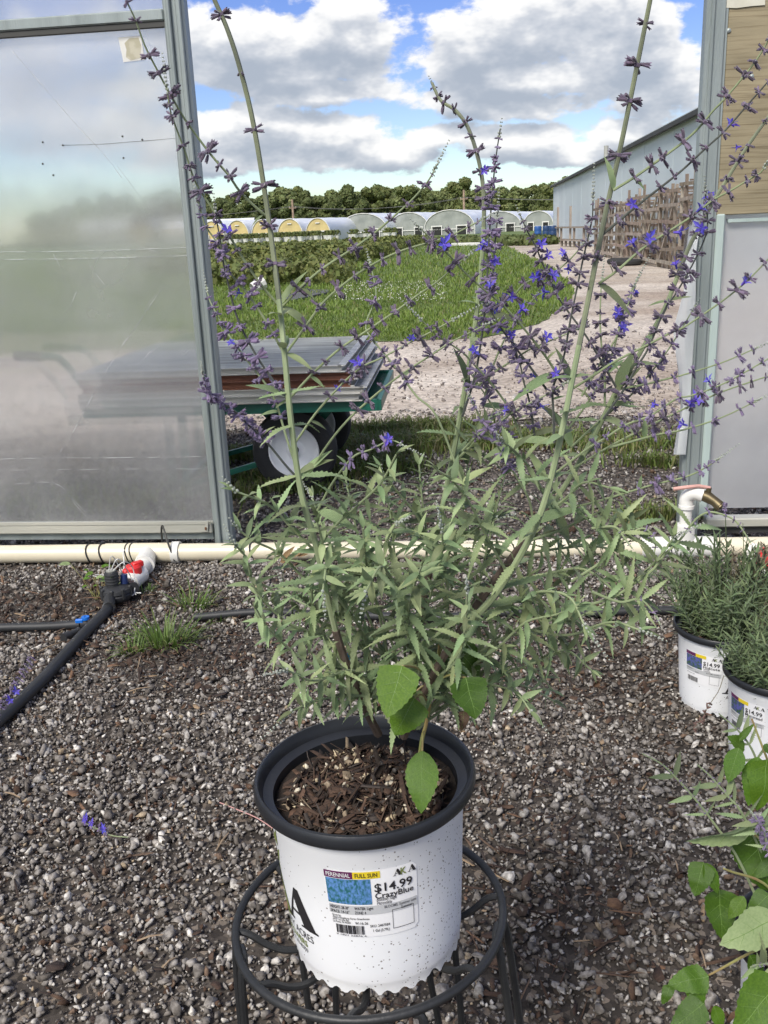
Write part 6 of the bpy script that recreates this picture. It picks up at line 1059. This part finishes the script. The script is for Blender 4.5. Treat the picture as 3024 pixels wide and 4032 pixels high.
# ---------------------------------------------------------------- weeds in the gravel, odds and ends
GPW = np.array([(.12, .20, .04), (.16, .24, .06), (.09, .15, .03), (.22, .26, .09)])
def tuft(px_, py_, rx, n, h, label, w=.0048):
    p = atz(px_, py_); V, Fq_, Ft, C_, b = [], [], [], [], 0
    for k in range(n):
        a = random.uniform(0, 6.28); r = rx*math.sqrt(random.random()); x, y = p.x+r*math.cos(a), p.y+r*.6*math.sin(a); B = Vector((x, y, float(gz(x, y)))); L = h*random.uniform(.5, 1.1); o_ = Vector((math.cos(a+random.uniform(-.6, .6)), math.sin(a+random.uniform(-.6, .6)), 0)); out = random.uniform(.3, 1.1); sd_ = Vector((-o_.y, o_.x, 0)); pts = [B+o_*L*out*t*.9+Vector((0, 0, L*(t*(1.25-out*.35)-.65*out*t*t))) for t in (0, .35, .7, 1.)]; pts = [Vector((q.x, q.y, max(q.z, float(gz(q.x, q.y))+.004*i))) for i, q in enumerate(pts)]; ww = w*random.uniform(.6, 1.1)
        for i, q in enumerate(pts[:3]): V += [q-sd_*ww*(1-.25*i)*.5, q+sd_*ww*(1-.25*i)*.5]
        V.append(pts[3]); Fq_ += [(b, b+1, b+3, b+2), (b+2, b+3, b+5, b+4)]; Ft.append((b+4, b+5, b+6)); b += 7; C_ += [GPW[random.randrange(4)]]*7
    return tag(linkmesh('grass_tuft', npmesh('grass_tuft', np.array([v[:] for v in V]), [Fq_, Ft], M_grass, False, np.array(C_))), label, 'grass')
tuft(650, 2545, .075, 170, .115, 'largest tuft of bright green grass growing in the gravel by the hoses'); tuft(760, 2395, .05, 70, .09, 'thin tuft of grass where the long black hose starts'); tuft(520, 2575, .035, 45, .06, 'small low tuft of grass beside the largest grass tuft'); tuft(560, 2330, .05, 30, .04, 'sparse short grass sprouting near the red valve'); tuft(860, 2445, .04, 26, .035, 'few short grass blades in front of the long black hose')
wd = thing('chickweed', atz(385, 2360), 'small round leaved weed growing behind the solenoid', 'plant')
for k in range(16):
    B = atz(385+random.uniform(-12, 18), 2360); T = B+Vector((random.uniform(-.07, .09), random.uniform(-.03, .03), random.uniform(.03, .12))); MB().tube([B, B.lerp(T, .5)+Vector((0, 0, .01)), T], .0008, 4).build('stem', M_pet, wd)
    big_leaf(wd, T, T+Vector((random.uniform(-.03, .03), random.uniform(-.02, .0), random.uniform(-.006, .012))), (0, -.4, 1), .9, 1, M_pop if k % 3 else M_popb)
M_dry = pmat('dry_leaf', (.30, .19, .09), (.2, .12, .06), 30, .8, transl=.2); dd_ = thing('dead_leaves', pp(at(1165, 2170, 2.92).x), 'curled brown dead leaves draped over the cream pipe', 'leaves')
for (bx, by, tx, ty) in ((1110, 2205, 1160, 2150), (1150, 2195, 1205, 2155), (1100, 2225, 1140, 2185), (1170, 2190, 1215, 2180)): big_leaf(dd_, at(bx, by, 2.86), at(tx, ty, 2.87), Vector((0, -.8, .5)), .6, 3, M_dry)
pst = spline([atz(865, 3160, .006), atz(940, 3190, .008), atz(1010, 3220, .012), atz(1080, 3265, .01), atz(1180, 3330, .006)], 20); tag(MB().tube(pst, .0011, 5).build('string', pmat('pink_string', (.55, .30, .27), None, 20, .8), smooth=True), 'thin pink string lying on the gravel behind the stand', 'string')
fs = thing('fallen_sprig', atz(380, 3270), 'fallen sage sprig with violet flowers lying on the gravel', 'sprig'); P = spline([atz(505, 3297, .014), atz(440, 3290, .016), atz(400, 3270, .018), atz(350, 3250, .018), atz(325, 3225, .016)], 14); MB().tube(P, .001, 5).build('stem', M_stemg, fs, smooth=True)
for i in (5, 7, 9, 11, 12): linkmesh('flower_whorl', WH[(1, 2)][i % 3], fs, False, Matrix.LocRotScale(P[i]+Vector((0, 0, .003)), tangent(P, i).to_track_quat('Z', 'X'), (1,)*3)); linkmesh('flower', CO[i % 4], fs, False, Matrix.LocRotScale(P[i]+Vector((random.uniform(-.008, .008), -.004, .007)), Vector((random.uniform(-1, 1), -.5, .7)).to_track_quat('Z', 'X'), (1.2,)*3))
fs = thing('flower_spray', atz(10, 2840), 'violet flower spray leaning in beside the thick black hose', 'sprig'); P = pxpath([(-80, 2900), (0, 2790), (50, 2720), (90, 2650), (128, 2590)], 1.42, 1.50, 16); MB().tube(P, .0011, 5).build('stem', M_stemd, fs, smooth=True)
for i in range(3, 16): linkmesh('flower_whorl', WH[(1, 2 if i < 10 else 1)][i % 3], fs, False, Matrix.LocRotScale(P[i], tangent(P, i).to_track_quat('Z', 'X'), (1.1,)*3))
for i in (6, 8): linkmesh('flower', CO[i % 4], fs, False, Matrix.LocRotScale(P[i]+Vector((.006, -.008, 0)), (0, -1, .2) and Vector((.4, -1, .2)).to_track_quat('Z', 'X'), (1.3,)*3))
# a few larger chips and twigs lying about
TW = pmat('dry_twig', (.34, .25, .16), (.24, .17, .11), 20, .85)
for i, (x0_, y0_, x1_, y1_) in enumerate([(145, 2570, 250, 2525), (420, 2430, 450, 2465), (540, 2640, 560, 2570), (640, 3810, 690, 3770), (80, 3140, 20, 3120), (900, 3280, 850, 3350), (540, 3705, 640, 3680), (2430, 3290, 2450, 3350), (2660, 3390, 2670, 3430), (2760, 3740, 2780, 3810), (500, 2725, 590, 2705), (930, 2460, 900, 2400)]):
    a, c = atz(x0_, y0_, .012), atz(x1_, y1_, .012); tag(MB().tube([a, a.lerp(c, .5)+Vector((0, 0, .003)), c], [.0014, .0017, .001], 5).build('twig', TW), 'dry tan twig lying loose on the gravel', 'twig', 'twigs on the gravel')
